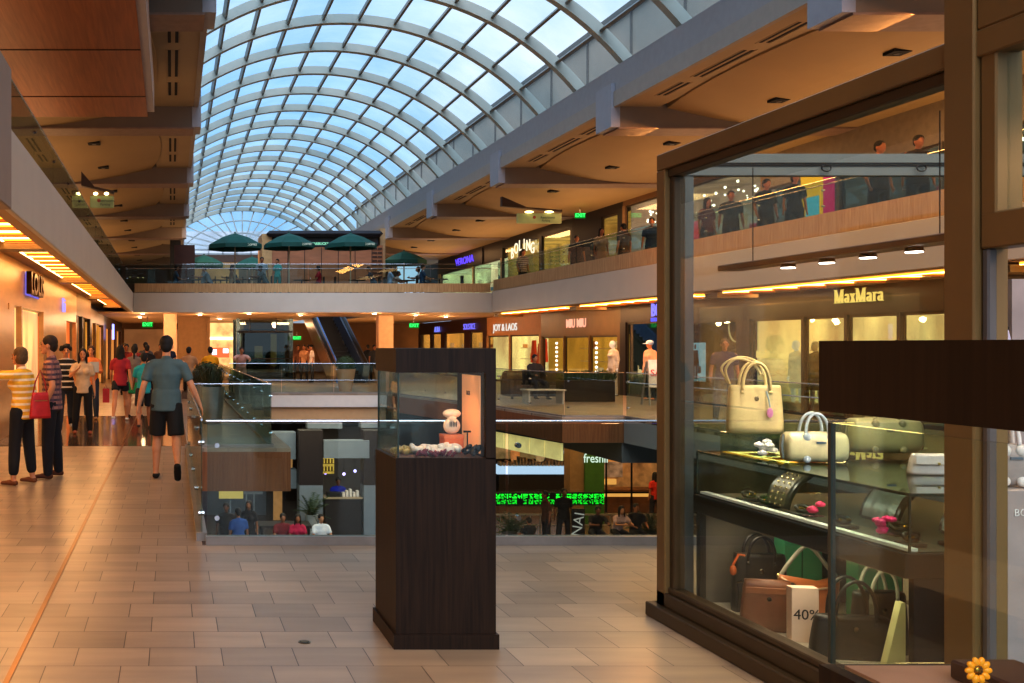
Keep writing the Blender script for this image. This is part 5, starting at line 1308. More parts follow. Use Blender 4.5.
# ------------------------------------------------------------------ parasol terrace
def parasol(label, x, y, w, z=Z2, h=2.62, sd=0):
    t = thing('parasol', label, 'parasol', (x, y, z), 0, None)
    b = B(); b.cyl((x, y, z), (x, y, z+h), .03, n=10); part('pole', b, mat('#b8a890', .4, .2), t)
    b = B(); b.lathe((x, y, z), [(.3, 0), (.3, .05), (.05, .08), (.05, .3)], 16); part('base', b, M_DKMETAL, t)
    r = w/2; b = B(); n = 8; top = z+h; zz = top-w*.22
    ring = [(x+r*math.cos(2*PI*(k+.5)/n), y+r*math.sin(2*PI*(k+.5)/n), zz) for k in range(n)]
    mid = [(x+r*.5*math.cos(2*PI*(k+.5)/n), y+r*.5*math.sin(2*PI*(k+.5)/n), top-w*.085) for k in range(n)]
    b.add([(x, y, top)]+mid+ring, [(0, 1+k, 1+(k+1)%n) for k in range(n)]+[(1+k, 1+n+k, 1+n+(k+1)%n, 1+(k+1)%n) for k in range(n)])
    c = part('canopy', b, mat('#0c5148', .7, var=.12, scale=3), t)
    b = B(); low = [(px, py, pz-.17) for px, py, pz in ring]
    b.add(ring+low, [(k, (k+1)%n, n+(k+1)%n, n+k) for k in range(n)]); v = part('valance', b, mat('#0b4a42', .7), c)
    b = B()
    for k in range(n): b.bar((x, y, top-.03), Vector(ring[k])-Vector((0, 0, .02)), .02)
    part('ribs', b, mat('#4a3a2a', .5), c)
    b = B(); b.ell((x, y, top+.02), .04); part('finial', b, mat('#0c5148', .6), t)
    return t, (x, y, zz)
for k, (px, Y, w, lb) in enumerate(((235, 41.9, 2.35, 'green parasol at the left of the terrace, nearest the rail'), (289, 41.9, 2.2, 'green parasol in front of the left half of the slatted bar'), (350.5, 41.9, 2.2, 'green parasol in front of the right half of the slatted bar'),
                          (204, 49, 2.0, 'smaller green parasol behind the dark column'), (252, 50, 1.9, 'small green parasol half hidden behind the slatted bar'), (404, 47, 2.1, 'green parasol to the right of the slatted bar'))):
    x = (px-172)*Y/1000
    t, _ = parasol(lb, x, Y, w, h=2.62 if Y < 45 else 2.35)
    if Y < 45: lettering('STARBUCKS COFFEE', (x+w*.12, Y-w*.46, Z2+2.62-w*.22-.08), .12, glow('#dfeee6', .9), t, '-y', ext=.004)
t = thing('terrace_bar', 'long brown slatted wooden bar with a dark curved roof on the terrace', 'bar counter', (6.9, 45, Z2))
b = B(); b.box(4.4, 8.9, 44.6, 46.6, Z2, 6.02); part('wall_panel', b, mat('#b0714c', .5, var=.1, scale=2, stretch=(1, 1, 4)), t)
b = B()
for k in range(7): b.box(4.4+k*.75, 4.43+k*.75, 44.58, 44.6, Z2, 6.0)
part('panel_joint', b, mat('#4a2c1c'), t)
b = B(); b.box(8.9, 9.4, 44.6, 46.4, Z2, 6.1); o = part('louvre_door', b, mat('#a0643e', .5), t)
b = B()
for k in range(12): b.box(8.94, 9.14, 44.56, 44.6, Z2+.2+k*.18, Z2+.28+k*.18); b.box(9.18, 9.36, 44.56, 44.6, Z2+.2+k*.18, Z2+.28+k*.18)
part('slats', b, mat('#4f2e1c', .5), o)
b = B(); b.box(4.2, 9.35, 44.2, 47.0, 6.45, 6.72, .12); b.box(4.5, 9.2, 44.6, 46.8, 6.05, 6.45); part('roof', b, mat('#2c2a30', .5), t)
b = B(); b.box(4.0, 4.45, 44.5, 46.5, Z2, 6.6); part('end_post', b, mat('#c89c68', .5), t)
b = B(); b.box(9.35, 9.6, 45, 46, Z2+1, 6.9); part('side_post', b, mat('#b89468', .5), t)
lettering('STARBUCKS', (6.5, 44.15, 6.12), .15, glow('#8fd8b8', 1.0), t, '-y', ext=.01, bold=.008)
b = B(); b.box(.1, 1.0, 44, 45.2, Z2, 6.05); o = part('service_cupboard', b, mat('#5c2f1c', .5, var=.08)); tag(o, 'tall red-brown cupboard at the left end of the terrace', 'cupboard')
b = B(); b.box(-.1, .45, 52, 52.6, Z2, 8.3); o = struct('column', b, mat('#1c1612', .5))
b = B(); b.box(-1.0, -.7, 41.3, 41.6, Z2, Z2+1.1); o = part('bollard', b, mat('#5a6468', .4, .5)); tag(o, 'short grey steel post at the left end of the terrace rail', 'post')
b = B(); b.box(1.0, 4.0, 60, 60.2, Z2, 6.6); b.box(8, 12, 58, 58.2, Z2, 6.4); struct('wall_terrace', b, mat('#a8824e', .6, emit=.12, var=.3, scale=.6))
b = B(); b.box(-1, 11, 66, 66.3, 6.9, 7.6); struct('beam', b, mat('#5a4438', .6))
# cafe tables and chairs: one of each, then copies
tb0 = thing('cafe_table', 'small round table on the parasol terrace', 'table', (0, 0, 0), 0, 'small round tables on the parasol terrace')
b = B(); b.cyl((0, 0, .71), (0, 0, .74), .36, n=20); part('tabletop', b, mat('#5a3c28', .4), tb0)
b = B(); b.cyl((0, 0, .03), (0, 0, .71), .03); part('pole', b, M_DKMETAL, tb0)
b = B(); b.cyl((0, 0, 0), (0, 0, .03), .24, n=16); part('base', b, M_DKMETAL, tb0)
chr0 = thing('cafe_chair', 'dark cafe chair on the parasol terrace', 'chair', (0, 0, 0), 0, 'dark chairs on the parasol terrace')
b = B(); b.box(-.21, .21, -.21, .21, .43, .47, .01); part('seat', b, mat('#2a211c', .6), chr0)
b = B(); b.box(-.21, .21, -.23, -.2, .55, .88, .01); part('backrest', b, mat('#2a211c', .6), chr0)
for (x, y) in ((-.19, -.19), (.16, -.19), (-.19, .16), (.16, .16)):
    b = B(); b.box(x, x+.03, y, y+.03, 0, .43 if y > 0 else .56); part('leg', b, M_DKMETAL, chr0)
TBL = [(.9, 42.9), (2.1, 43.2), (3.3, 42.8), (5.6, 43.2), (8.0, 43.2), (10.2, 43.4), (11.4, 42.6), (10.9, 46)]
for k, (x, y) in enumerate(TBL):
    if k == 0: tb0.location = (x, y, Z2)
    else: dup(tb0, (x, y, Z2))
CH = [(x+dx, y+dy, rz) for (x, y) in TBL for dx, dy, rz in ((-.74, 0, -PI/2), (.74, 0, PI/2))]
for k, (x, y, rz) in enumerate(CH):
    if k == 0: chr0.location = (x, y, Z2); chr0.rotation_euler = (0, 0, rz)
    else: dup(chr0, (x, y, Z2), rz)

# ------------------------------------------------------------------ lower hall
ZL = -4.3
t = thing('information_kiosk', 'grey and dark brown portal kiosk in the lower hall', 'kiosk', (4.9, 31, ZL))
M_PL = mat('#7b838c', .5, var=.04); M_PD = mat('#2a1a14', .45, var=.08)
for (x0, x1) in ((3.95, 4.68), (5.95, 6.9)):
    b = B(); b.box(x0, x1, 31, 31.6, -2.7, -1.0); part('upper_panel', b, M_PD, t)
    b = B(); b.box(x0, x1, 31, 31.6, ZL, -2.7); part('lower_panel', b, M_PL, t)
b = B(); b.box(4.69, 6.1, 30.9, 31.3, -1.85, -1.3); part('lintel', b, M_PL, t)
b = B(); b.box(4.3, 5.4, 31.7, 32.2, -1.0, -.75); b.box(3.1, 3.9, 31.5, 32.1, -1.95, -1.1); b.box(3.3, 3.95, 31.7, 32.2, -2.9, -2.3); b.box(6, 6.8, 31.7, 32.2, -.98, -.8); part('canopy_panel', b, M_PL, t)
t = thing('service_counter', 'dark brown counter with papers inside the portal kiosk', 'counter', (5.3, 31, ZL))
b = B(); b.box(4.75, 5.9, 31.1, 31.6, ZL, -3.14, .01); part('front_panel', b, mat('#231813', .5), t)
b = B(); b.box(4.72, 5.93, 31.05, 31.7, -3.14, -3.09, .005); part('worktop', b, mat('#a89478', .4), t)
b = B(); b.box(4.85, 5.3, 31.2, 31.5, -3.09, -2.96, .01); part('till', b, mat('#1a1716', .5), t)
b = B()
for k in range(5): b.box(5.32+k*.11, 5.40+k*.11, 31.2, 31.4, -3.09, -2.95+.05*(k % 3), .01)
part('papers', b, mat('#d8cfc4', .6), t)
t = thing('lit_shelf', 'yellow-lit shelf of small bottles behind the counter', 'shelf', (5.0, 33, ZL))
b = B(); b.box(4.9, 5.35, 33.0, 33.1, -2.6, -1.7); part('back_panel', b, mat('#d0a850', .5, emit=1.1, var=.3, scale=6), t)
b = B()
for z in (-2.5, -2.25, -2.0, -1.78): b.box(4.9, 5.35, 32.92, 33.0, z-.01, z)
part('shelf_board', b, mat('#5a4020', .5), t)
b = B()
for z in (-2.5, -2.25, -2.0):
    for k in range(4): b.cyl((4.97+k*.1, 32.95, z), (4.97+k*.1, 32.95, z+.15), .025, n=8)
part('bottles', b, mat('#6a4a1c', .3), t)
for k, (px, py, c) in enumerate(((344, 474, '#c8a8ff'), (355, 471, '#b8a8ff'), (325.5, 473, '#a888ff'))):
    p = pt(px, py, 33.5); t = thing('lamp_globe', ('violet-white lamp over the service counter', 'violet-white lamp nearest the grey pylon', 'violet lamp beside the yellow-lit shelf')[k], 'lamp', p)
    b = B(); b.ell(p, .05); part('bulb', b, glow(c, 6), t); b = B(); b.cyl(p+Vector((0, 0, .05)), p+Vector((0, 0, .6)), .008, n=6); part('cord', b, M_DKMETAL, t)
b = B(); b.box(4.7, 7.2, 36, 36.1, ZL, -1.3); struct('wall_lower_shop', b, mat('#6f6358', .6, var=.2, scale=1))
# palm in tall white pot
def palm(label, x, y, z, ph=.85, r=.17, L=1.0, sd=1, n=26, potc='#9aa0a0'):
    rnd = random.Random(sd); t = thing('potted_palm', label, 'potted plant', (x, y, z))
    b = B(); b.lathe((x, y, z), [(r*.7, 0), (r, ph), (r*.9, ph), (r*.88, ph-.04)], 20); part('pot', b, mat(potc, .4), t)
    b = B()
    for k in range(n):
        a = rnd.random()*6.28; el = rnd.uniform(.3, 1.35); l = L*rnd.uniform(.6, 1); o = Vector((math.cos(a)*math.cos(el), math.sin(a)*math.cos(el), math.sin(el)))
        base = Vector((x, y, z+ph-.05)); w = Vector((-math.sin(a), math.cos(a), 0))
        for j in range(9):
            u = (j+1)/10; p = base+o*l*u-Vector((0, 0, .35*l*u*u))
            for s in (-1, 1):
                q = p+w*s*.18*l*(1-u*.6)+o*.1*l-Vector((0, 0, .05)); b.add([p, p+o*.03*l, q], [(0, 1, 2)])
        b.tube([base, base+o*l*.5-Vector((0, 0, .09*l)), base+o*l-Vector((0, 0, .35*l))], .008, 4)
    part('fronds', b, mat('#2c4020', .6, var=.35), t)
palm('leafy palm in a tall white pot in the lower hall', 4.2, 30.1, ZL, .85, .19, 1.15, 1)
palm('dark leafy plant among the seated people on the lower right', 13.95, 29.2, ZL, .5, .2, 1.1, 3, 34, '#3a3430')
palm('dark bushy plant at the lower left of the ticker band', 9.75, 28.9, ZL, .6, .22, 1.0, 5, 30, '#4a4640')
t = thing('menu_lightbox', 'cream lit rectangular sign under the brown balcony box', 'sign', (1.9, 33, -3.2))
b = B(); b.box(1.55, 2.35, 33, 33.1, -3.42, -3.12); part('panel', b, glow('#e8c878', .9), t)
b = B(); b.box(1.9, 1.95, 33.02, 33.08, -4.3, -3.4); part('post', b, M_STEEL, t)
t = thing('steel_post', 'upright steel tube frame beneath the brown balcony box', 'frame', (2.5, 33, ZL))
b = B(); b.box(2.35, 2.95, 32.5, 32.54, -3.2, -3.12)
for x in (2.4, 2.65): b.box(x, x+.04, 32.5, 32.54, ZL, -3.12)
part('tube', b, mat('#9aa0a4', .3, .7), t)
t = thing('lit_doorway', 'tan lit doorway panel in the lower hall', 'panel', (3.4, 34, ZL))
b = B(); b.box(3.45, 3.75, 34, 34.1, ZL, -2.4); b.box(3.9, 4.1, 34, 34.1, -3.2, -2.2); part('panel', b, mat('#c89058', .6, emit=.5), t)
b = B(); b.box(.6, 3.3, 35, 35.1, ZL, -1.5); struct('wall_lower_side', b, mat('#5a6068', .6, var=.1))
t = thing('table', 'dark table with bags behind the seated group in the lower hall', 'table', (3.6, 29, ZL))
b = B(); b.box(2.5, 4.0, 28.6, 29.4, -3.6, -3.52); part('tabletop', b, mat('#2a2320', .5), t)
for x in (2.55, 3.9):
    b = B(); b.box(x, x+.06, 28.7, 29.3, ZL, -3.6); part('leg', b, M_DKMETAL, t)

# lower right: lit soffit boards, snack counter, ticker, green pillar, food stall
t = thing('menu_board', 'row of four cream lit boards hanging below the curved brown edge', 'sign', (8.9, 25, -.8))
pts = [(8.30, 27.6), (8.62, 25.9), (8.82, 24.6), (8.93, 23.9), (9.02, 23.1)]
for k in range(4):
    a, c = Vector((*pts[k], 0)), Vector((*pts[k+1], 0)); d = (c-a)*.02
    b = B(); b.bar(a+d+Vector((0, 0, -.82)), c-d+Vector((0, 0, -.82)), .05, .42); p = part('board', b, mat('#e8cf8c', .5, emit=.8, var=.12, scale=3), t)
b = B(); b.bar(Vector((*pts[0], -.6)), Vector((*pts[4], -.6)), .06, .04); part('top_rail', b, M_DKMETAL, t)
t = thing('snack_counter', 'snack counter with a blue-white lit edge and glass shelves in the lower hall', 'counter', (13.4, 37, ZL))
b = B(); b.box(12.1, 14.8, 37, 38, ZL, -3.15); part('front_panel', b, mat('#231b17', .5, var=.1), t)
b = B(); b.box(12.0, 14.85, 36.9, 38.1, -3.12, -2.88); part('lit_edge', b, glow('#d4e0ff', 1.3), t)
b = B(); b.box(12.1, 14.8, 37.05, 37.07, -2.85, -2.3); part('glass_shelf', b, M_GLASSC, t)
b = B(); rnd = random.Random(4)
for k in range(22): b.box(12.2+k*.12, 12.28+k*.12, 37.2, 37.5, -2.85, -2.75+rnd.random()*.25, .01)
part('snacks', b, mat('#8a6a48', .6, var=.5, scale=8), t)
b = B(); b.box(12.2, 14.8, 40, 40.1, -2.9, -1.4); part('back_wall', b, mat('#b89468', .6, emit=.5, var=.5, scale=2), t)
for px, c in ((515, '#e89858'), (540, '#d8b080'), (556, '#583828')):
    b = B(); p = pt(px, 455, 38.5); b.ell(p, (.2, .1, .35)); part('food_display', b, mat(c, .6, emit=.3), t, smooth=True)
b = B(); b.cyl((14.75, 36.95, -2.3), (14.75, 37.05, -2.3), .25, n=20); part('round_badge', b, mat('#b8c8e0', .5, emit=.4), t)
# ticker: rows of green letters
t = thing('ticker_display', 'green glowing dot-matrix ticker band across the lower hall', 'sign', (11.5, 30.2, -3.0))
b = B(); b.box(9.75, 13.05, 30.25, 30.3, -3.2, -2.8); part('panel', b, mat('#121412', .5), t)
rnd = random.Random(31)
for row in range(2):
    b = B(); x = 9.8
    while x < 13.0:
        if rnd.random() < .82:
            for u in range(4):
                for v in range(5):
                    if rnd.random() < .62: b.box(x+u*.034, x+u*.034+.028, 30.235, 30.25, -2.99-row*.17+v*.028, -2.966-row*.17+v*.028)
        x += .165
    part('glyph_row', b, glow('#20e838', 2.6 if row == 0 else 1.6), t)
t = thing('pillar_sign', 'green pillar with white freshii lettering in the lower hall', 'sign', (14.0, 33.2, ZL))
b = B(); b.box(13.72, 14.35, 33.2, 33.7, ZL, -1.4); part('panel', b, mat('#3c6420', .5, emit=.12), t)
lettering('freshii', (14.06, 33.17, -2.12), .42, glow('#f0f4e8', 1.4), t, '-y', ext=.004, bold=.004, sx=.8)
b = B(); b.box(13.25, 13.72, 33.3, 33.8, ZL, -1.4); struct('column', b, mat('#8c7450', .6))
t = thing('food_stall', 'orange-lit food stall with picture menu in the lower hall', 'food stall', (17, 36, ZL))
b = B(); b.box(14.95, 18.4, 37, 37.1, ZL, -2.4); part('back_wall', b, mat('#b88450', .6, emit=.5, var=.6, scale=2.5), t)
b = B(); b.box(14.95, 18.4, 35.6, 36.3, ZL, -3.5); part('counter', b, mat('#7a5230', .5, var=.3, scale=3), t)
b = B(); b.box(14.96, 18.4, 35.58, 35.6, -3.75, -3.6); b.box(14.96, 16.4, 36.9, 37, -3.5, -3.3); part('lit_edge', b, glow('#ffb060', 1.3), t)
b = B(); b.box(15.2, 16.2, 35.95, 36, -3.1, -2.55); part('picture_menu', b, mat('#a89080', .6, emit=.3, var=.5, scale=5), t)
b = B(); b.box(16.5, 17.9, 36.5, 36.6, -2.62, -2.48); part('red_sign', b, glow('#e03050', 1.0), t)
b = B()
for x in (14.96, 15.4, 16.3): b.box(x, x+.05, 35.5, 35.55, ZL, -2.4)
b.box(14.96, 18.4, 35.5, 35.55, -3.62, -3.56); part('frame', b, M_DKMETAL, t)
t = thing('barrier_rail', 'low light metal barrier rail behind the seated people in the lower hall', 'railing', (11, 29.9, ZL))
b = B(); b.box(8.9, 16, 29.9, 29.94, -3.45, -3.40); b.box(8.9, 16, 29.9, 29.94, -3.75, -3.72); part('rail', b, mat('#a89c8c', .4, .3), t)
b = B()
for k in range(24): b.box(8.9+k*.3, 8.93+k*.3, 29.9, 29.93, ZL, -3.42)
part('balusters', b, mat('#a89c8c', .4, .3), t)
t = thing('notice_board', 'slanted board with large white lettering among the seats', 'sign', (11.5, 27.3, ZL))
b = B(); b.box(11.6, 11.97, 29.0, 29.05, ZL+.2, -3.1); part('panel', b, mat('#201c1c', .5), t)
b = B(); b.box(11.75, 11.8, 29.05, 29.2, ZL, ZL+.6); part('foot', b, M_DKMETAL, t)
o = lettering('NAI', (11.78, 28.99, -3.55), .42, glow('#d8ccc4', .7), t, '-y', ext=.002)
me = o.data; me.transform(Matrix.Translation((-11.78, 0, 3.55))); me.transform(Matrix.Rotation(-PI/2*.9, 4, 'Y')); me.transform(Matrix.Translation((11.78, 0, -3.55)))
# bench seats
def bench(label, x, y, z, w=.6):
    t = thing('stool', label, 'stool', (x, y, z))
    b = B(); b.box(x-w/2, x+w/2, y-.25, y+.25, z+.36, z+.42, .02); part('seat', b, mat('#241d1b', .6), t)
    for s in (-1, 1):
        b = B(); b.box(x+s*w*.4-.03, x+s*w*.4+.03, y-.2, y+.2, z, z+.36); part('leg', b, M_DKMETAL, t)
# ------------------------------------------------------------------ people and mannequins
YEL = stripes('#e8b838', '#f2e4c8', 2, 13, .38); BWS = stripes('#1c1a1c', '#d8d4d0', 2, 9, .28)
PLD = stripes('#a8786a', '#4a3a48', 2, 16, .45, c3='#6a4a58'); GRS = stripes('#7a6258', '#b8a49a', 2, 12, .5)
LEO = mat('#8a7658', .8, var=.6, scale=45)
SANDAL = '#7a4a2c'
# the couple on the left
w1, F1 = person('woman in a yellow and white striped top pointing left, red bag on her shoulder', -1.78, 11.85, 0, 64, 'point', True, YEL, '#14161e', SANDAL, 'bob', '#5f4a30', 'light', 'trousers', 'threequarter', 1.60, vox=.013, hands=True, capri=True, faceparts=True)
t = thing('handbag', 'red leather shoulder bag hanging behind the striped-top woman', 'handbag')
part('bag_body', bag_body(.27, .09, .20, .04, .30, n=3), leather('#b8262a'), t, smooth=True)
b = B(); b.tube([(-.09, 0, .27), (-.06, 0, .42), (0, .0, .56), (.06, 0, .42), (.09, 0, .27)], .009, 8); part('strap', b, leather('#a01f24'), t, smooth=True)
b = B(); b.box(-.08, .08, -.030, -.026, .2, .21); part('zip', b, mat('#c8a060', .3, .8), t)
place(t, (-1.53, 11.60, .80), 30)
person('man in a plaid shirt and dark trousers standing beside the pointing woman', -1.50, 12.45, 0, 86, 'pocket', False, PLD, '#14141c', '#5a3422', 'short', '#2a1c14', 'light', 'trousers', 'tee', 1.74, vox=.013, hands=True, faceparts=True)
# walking man
person('man in a grey-teal T-shirt and black shorts walking away with one heel raised', -.07, 12.3, 0, -3, 'walk', False, '#4f6466', '#15120f', '#17120f', 'short', '#14100d', 'light', 'shorts', 'tee', 1.74, vox=.013, hands=True)
# those coming and going
person('person with curly black hair in a black and white striped top and jeans', -2.02, 19.0, 0, 190, 'stride', True, BWS, '#232a3c', '#c8c0b8', 'afro', '#120d0b', 'light', 'trousers', 'tee', 1.66, vox=.016, hands=True, faceparts=True)
person('woman in a beige top and black leggings looking at her phone', -1.66, 18.6, 0, 185, 'phone', True, '#c8b090', '#141214', '#8a4a30', 'long', '#15100d', 'light', 'trousers', 'tee', 1.56, vox=.016, hands=True, faceparts=True)
person('woman in an orange top and jeans hugging a pale book to her chest', -1.80, 22.3, 0, 178, 'hold', True, '#d8864c', '#2a3448', '#8a6a50', 'bob', '#3a2418', 'light', 'trousers', 'long', 1.62, vox=.018, faceparts=True)
t = thing('book', 'pale book held against the orange top', 'book', (-1.72, 22.0, 1.1)); b = B(); b.box(-1.80, -1.60, 21.90, 21.93, 1.05, 1.28); part('cover', b, mat('#a8b0b8', .5), t); b = B(); b.box(-1.795, -1.605, 21.932, 21.945, 1.055, 1.275); part('pages', b, mat('#e8e0d0', .8), t)
person('woman in a crimson T-shirt and dark shorts walking away, long black hair', -1.12, 21.7, 0, 0, 'stride', True, '#a02a38', '#1c1c24', '#e0dcd8', 'long', '#0e0b0a', 'light', 'minishorts', 'tee', 1.64, vox=.018, hands=True)
t = thing('shopping_bag', 'small red carrier bag hanging by the crimson T-shirt woman', 'shopping bag', (-1.42, 21.5, .45)); b = B(); b.box(-1.48, -1.34, 21.35, 21.42, .42, .72, .004); part('paper_body', b, mat('#a82832', .6), t); b = B(); b.tube([(-1.45, 21.38, .72), (-1.42, 21.38, .80), (-1.38, 21.38, .72)], .005, 6); part('cord_handle', b, mat('#7a1a20', .6), t)
person('woman in a grey top and bright green skirt walking away', -.86, 22.9, 0, -4, 'stand', True, '#7a7068', '#1f8a58', '#2a2020', 'tail', '#14100d', 'light', 'skirt', 'tank', 1.62, vox=.02)
person('child in a turquoise top partly hidden behind the walking man', -.55, 19.6, 0, 5, 'stride', True, '#28a0a8', '#202028', '#3a3030', 'short', '#14100d', 'tan', 'shorts', 'tee', 1.5, vox=.02)
CROWD = [(-1.5, 33, 'person in a maroon top far down the left walkway', '#6a2420', 180), (-1.15, 31, 'person in a dark red shirt far down the left walkway', '#8a2c28', 0), (-.9, 34, 'person in a grey shirt far down the left walkway', '#5a5450', 0),
         (-.75, 30, 'person in a black shirt far down the left walkway', '#1c1a1a', 0), (-.4, 36, 'person in a brown shirt far down the left walkway', '#6a4a30', 180), (-1.8, 38, 'person in a tan shirt far down the left walkway', '#a88860', 180), (-.1, 40, 'person in a navy shirt far down the left walkway', '#1c2440', 0)]
for k, (x, y, lb, c, f) in enumerate(CROWD):
    person(lb, x, y, 0, f, 'stride' if k % 2 else 'stand', False, c, '#1c1a1e', '#1a1614', 'short', '#15100d', ('tan', 'brown', 'light')[k % 3], 'trousers', 'tee', 1.66+.03*(k % 3), vox=.03)
# far bridge
person('man in a beige shirt seated with his back to us beyond the planters', .52, 31.0, .2, -10, 'sit', False, '#b08a64', '#2a2a30', '#1a1614', 'short', '#15100d', 'tan', 'trousers', 'tee', 1.74, vox=.024)
person('man in a bright yellow shirt seated beyond the planters', 1.2, 31.2, .2, 8, 'sit', False, '#f0a810', '#2a2a30', '#1a1614', 'short', '#15100d', 'tan', 'trousers', 'tee', 1.74, vox=.024)
t = thing('bench', 'long low bench beyond the planters on the left', 'bench', (1.0, 31.0, 0))
b = B(); b.box(.35, 1.45, 30.75, 31.4, .56, .62, .01); part('seat', b, mat('#4a3424', .5), t)
for x in (.45, 1.3):
    b = B(); b.box(x, x+.06, 30.8, 31.2, .2, .56); part('leg', b, M_DKMETAL, t)
b = B(); b.box(.3, 1.5, 30.6, 32.0, 0, .199); part('step', b, mat('#6a5440', .5), t)
person('person in a pale pink shirt leaning on the far bridge railing', *pt(241, 345, 34.9).xy, 0, 180, 'lean', False, '#d8a898', '#a88870', '#4a3a30', 'short', '#2a1a12', 'tan', 'trousers', 'tee', 1.66, vox=.022)
FAR = [(298, 47.4, 'shop visitor in a brown top near the lift', '#7a5240'), (309, 47, 'shop visitor in a rust top near the lift', '#a86a48'), (304, 46.3, 'shop visitor in a tan top near the lift', '#b88a68'), (312, 44.2, 'shop visitor in a white top beside the escalator', '#d8ccc0'), (368, 47.5, 'dark-clad person by the right bush pot', '#22242c'), (374, 46.2, 'person in a grey jacket by the right bush pot', '#3a3c44')]
for k, (px, Y, lb, c) in enumerate(FAR):
    p = pt(px, 345, Y); person(lb, p.x, p.y, 0, (180, 20, 160, 90, 0, 200)[k], 'stand', k % 2 == 0, c, '#2a2224', '#1a1614', 'short', '#15100d', 'tan', 'trousers', 'tee', 1.64, vox=.03)
# right walkway
person('person lounging on the dark sofa across the void', 11.15, 30.75, 0, 190, 'sit', False, '#2a2624', '#2c2a30', '#1a1614', 'short', '#15100d', 'tan', 'trousers', 'long', 1.7, vox=.026)
person('man in a purple T-shirt and grey trousers on the right walkway', 12.1, 21.9, 0, 160, 'stand', False, '#33264e', '#4a4650', '#1a1614', 'short', '#3a2a20', 'tan', 'trousers', 'tee', 1.76, vox=.022, hands=True)
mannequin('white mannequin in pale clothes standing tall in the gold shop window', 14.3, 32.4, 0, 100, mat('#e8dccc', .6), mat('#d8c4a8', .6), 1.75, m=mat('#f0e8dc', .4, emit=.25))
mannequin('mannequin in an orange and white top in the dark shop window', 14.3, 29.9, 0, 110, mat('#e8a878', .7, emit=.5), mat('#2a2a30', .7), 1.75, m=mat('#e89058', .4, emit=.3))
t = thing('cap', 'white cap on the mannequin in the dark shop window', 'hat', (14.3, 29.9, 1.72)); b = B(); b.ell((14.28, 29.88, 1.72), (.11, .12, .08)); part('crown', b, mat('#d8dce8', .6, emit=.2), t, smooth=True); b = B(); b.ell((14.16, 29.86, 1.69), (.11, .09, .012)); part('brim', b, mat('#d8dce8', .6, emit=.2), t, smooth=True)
mannequin('mannequin in a cream coat in the gold-lettered shop window', 15.25, 24.4, 0, 100, mat('#e0c8a0', .8, emit=.7), None, 1.72, m=mat('#f0e4d0', .5, emit=.6))  # coat and body given glow to stand out in the dim window
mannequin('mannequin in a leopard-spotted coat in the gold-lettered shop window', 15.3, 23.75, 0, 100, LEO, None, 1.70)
# upper right gallery
UG = [(13.9, 39.6, 'man in a grey striped T-shirt on the upper right gallery', GRS, 'short', False, 200), (14.1, 31.2, 'person in a brown jacket outside the toy shop', '#5a4034', 'short', False, 20), (14.3, 29.8, 'person in a dark blue shirt outside the toy shop', '#22304a', 'short', False, 150), (14.6, 30.6, 'child in a mustard top outside the toy shop', '#a88420', 'short', True, 200),
      (13.9, 32.4, 'woman in a beige dress on the upper right gallery', '#b89878', 'long', True, 180), (14.0, 34.6, 'person in dark clothes by the black shop corner', '#2a2426', 'short', False, 170), (13.6, 22.9, 'dark silhouetted man beside the yellow poster', '#1c1c1e', 'short', False, 185), (13.7, 22.0, 'dark silhouetted woman beside the yellow poster', '#1f1b1c', 'bob', True, 170),
      (13.75, 24.6, 'person in dark grey seen through the boutique glass at upper left', '#2c2c30', 'short', False, 160), (13.5, 19.1, 'tall silhouetted man leaning at the upper rail', '#242020', 'short', False, 190), (13.5, 18.1, 'silhouetted man in grey at the upper rail beside him', '#2e2a2a', 'short', False, 175), (13.8, 25.8, 'woman in a red scarf seen through the boutique glass', '#6a2a30', 'long', True, 190)]
for k, (x, y, lb, c, hr, fm, f) in enumerate(UG):
    person(lb, x, y, Z2, f, 'stand' if k % 3 else 'pocket', fm, c, '#1e1e24', '#1a1614', hr, '#14100d', 'tan', 'trousers' if 'dress' not in lb else 'dress', 'tee', 1.05 if 'child' in lb else (1.80 if 'tall' in lb else 1.70), vox=.026)
# terrace guests
TG = ['#3a5a78', '#8a9aa8', '#b8c0c8', '#28384a', '#c8a888', '#5a6a70', '#b02030', '#3a4a5a', '#88a0b8', '#d8d8dc', '#2a4a68', '#a8a098']
TN = ['blue', 'grey', 'white', 'navy', 'tan', 'slate', 'red', 'dark blue', 'pale blue', 'cream', 'deep blue', 'stone']
SP = [0, 1, 2, 3, 4, 5, 7, 9, 10, 11, 12, 14]
for k, ci in enumerate(SP):
    x, y, rz = CH[ci]
    person('guest in a %s top sitting on the parasol terrace' % TN[k], x, y, Z2, math.degrees(rz)*1.0, 'sitlean' if k % 2 else 'sit', k % 3 == 0, TG[k], '#26262e', '#1a1614', 'short' if k % 3 else 'bob', '#1a120d', ('tan', 'light', 'brown')[k % 3], 'trousers', 'tee', 1.7, vox=.03)
person('waiter in a white shirt standing under the left terrace parasol', 3.9, 43.4, Z2, 180, 'stand', False, '#a8b8c8', '#1c2434', '#1a1614', 'short', '#15100d', 'tan', 'trousers', 'tee', 1.72, vox=.03)
person('person in a teal apron standing by the slatted bar', 4.35, 41.2, Z2, 150, 'stand', True, '#1c8a84', '#1c7a74', '#1a1614', 'short', '#15100d', 'tan', 'trousers', 'tee', 1.45, vox=.03)
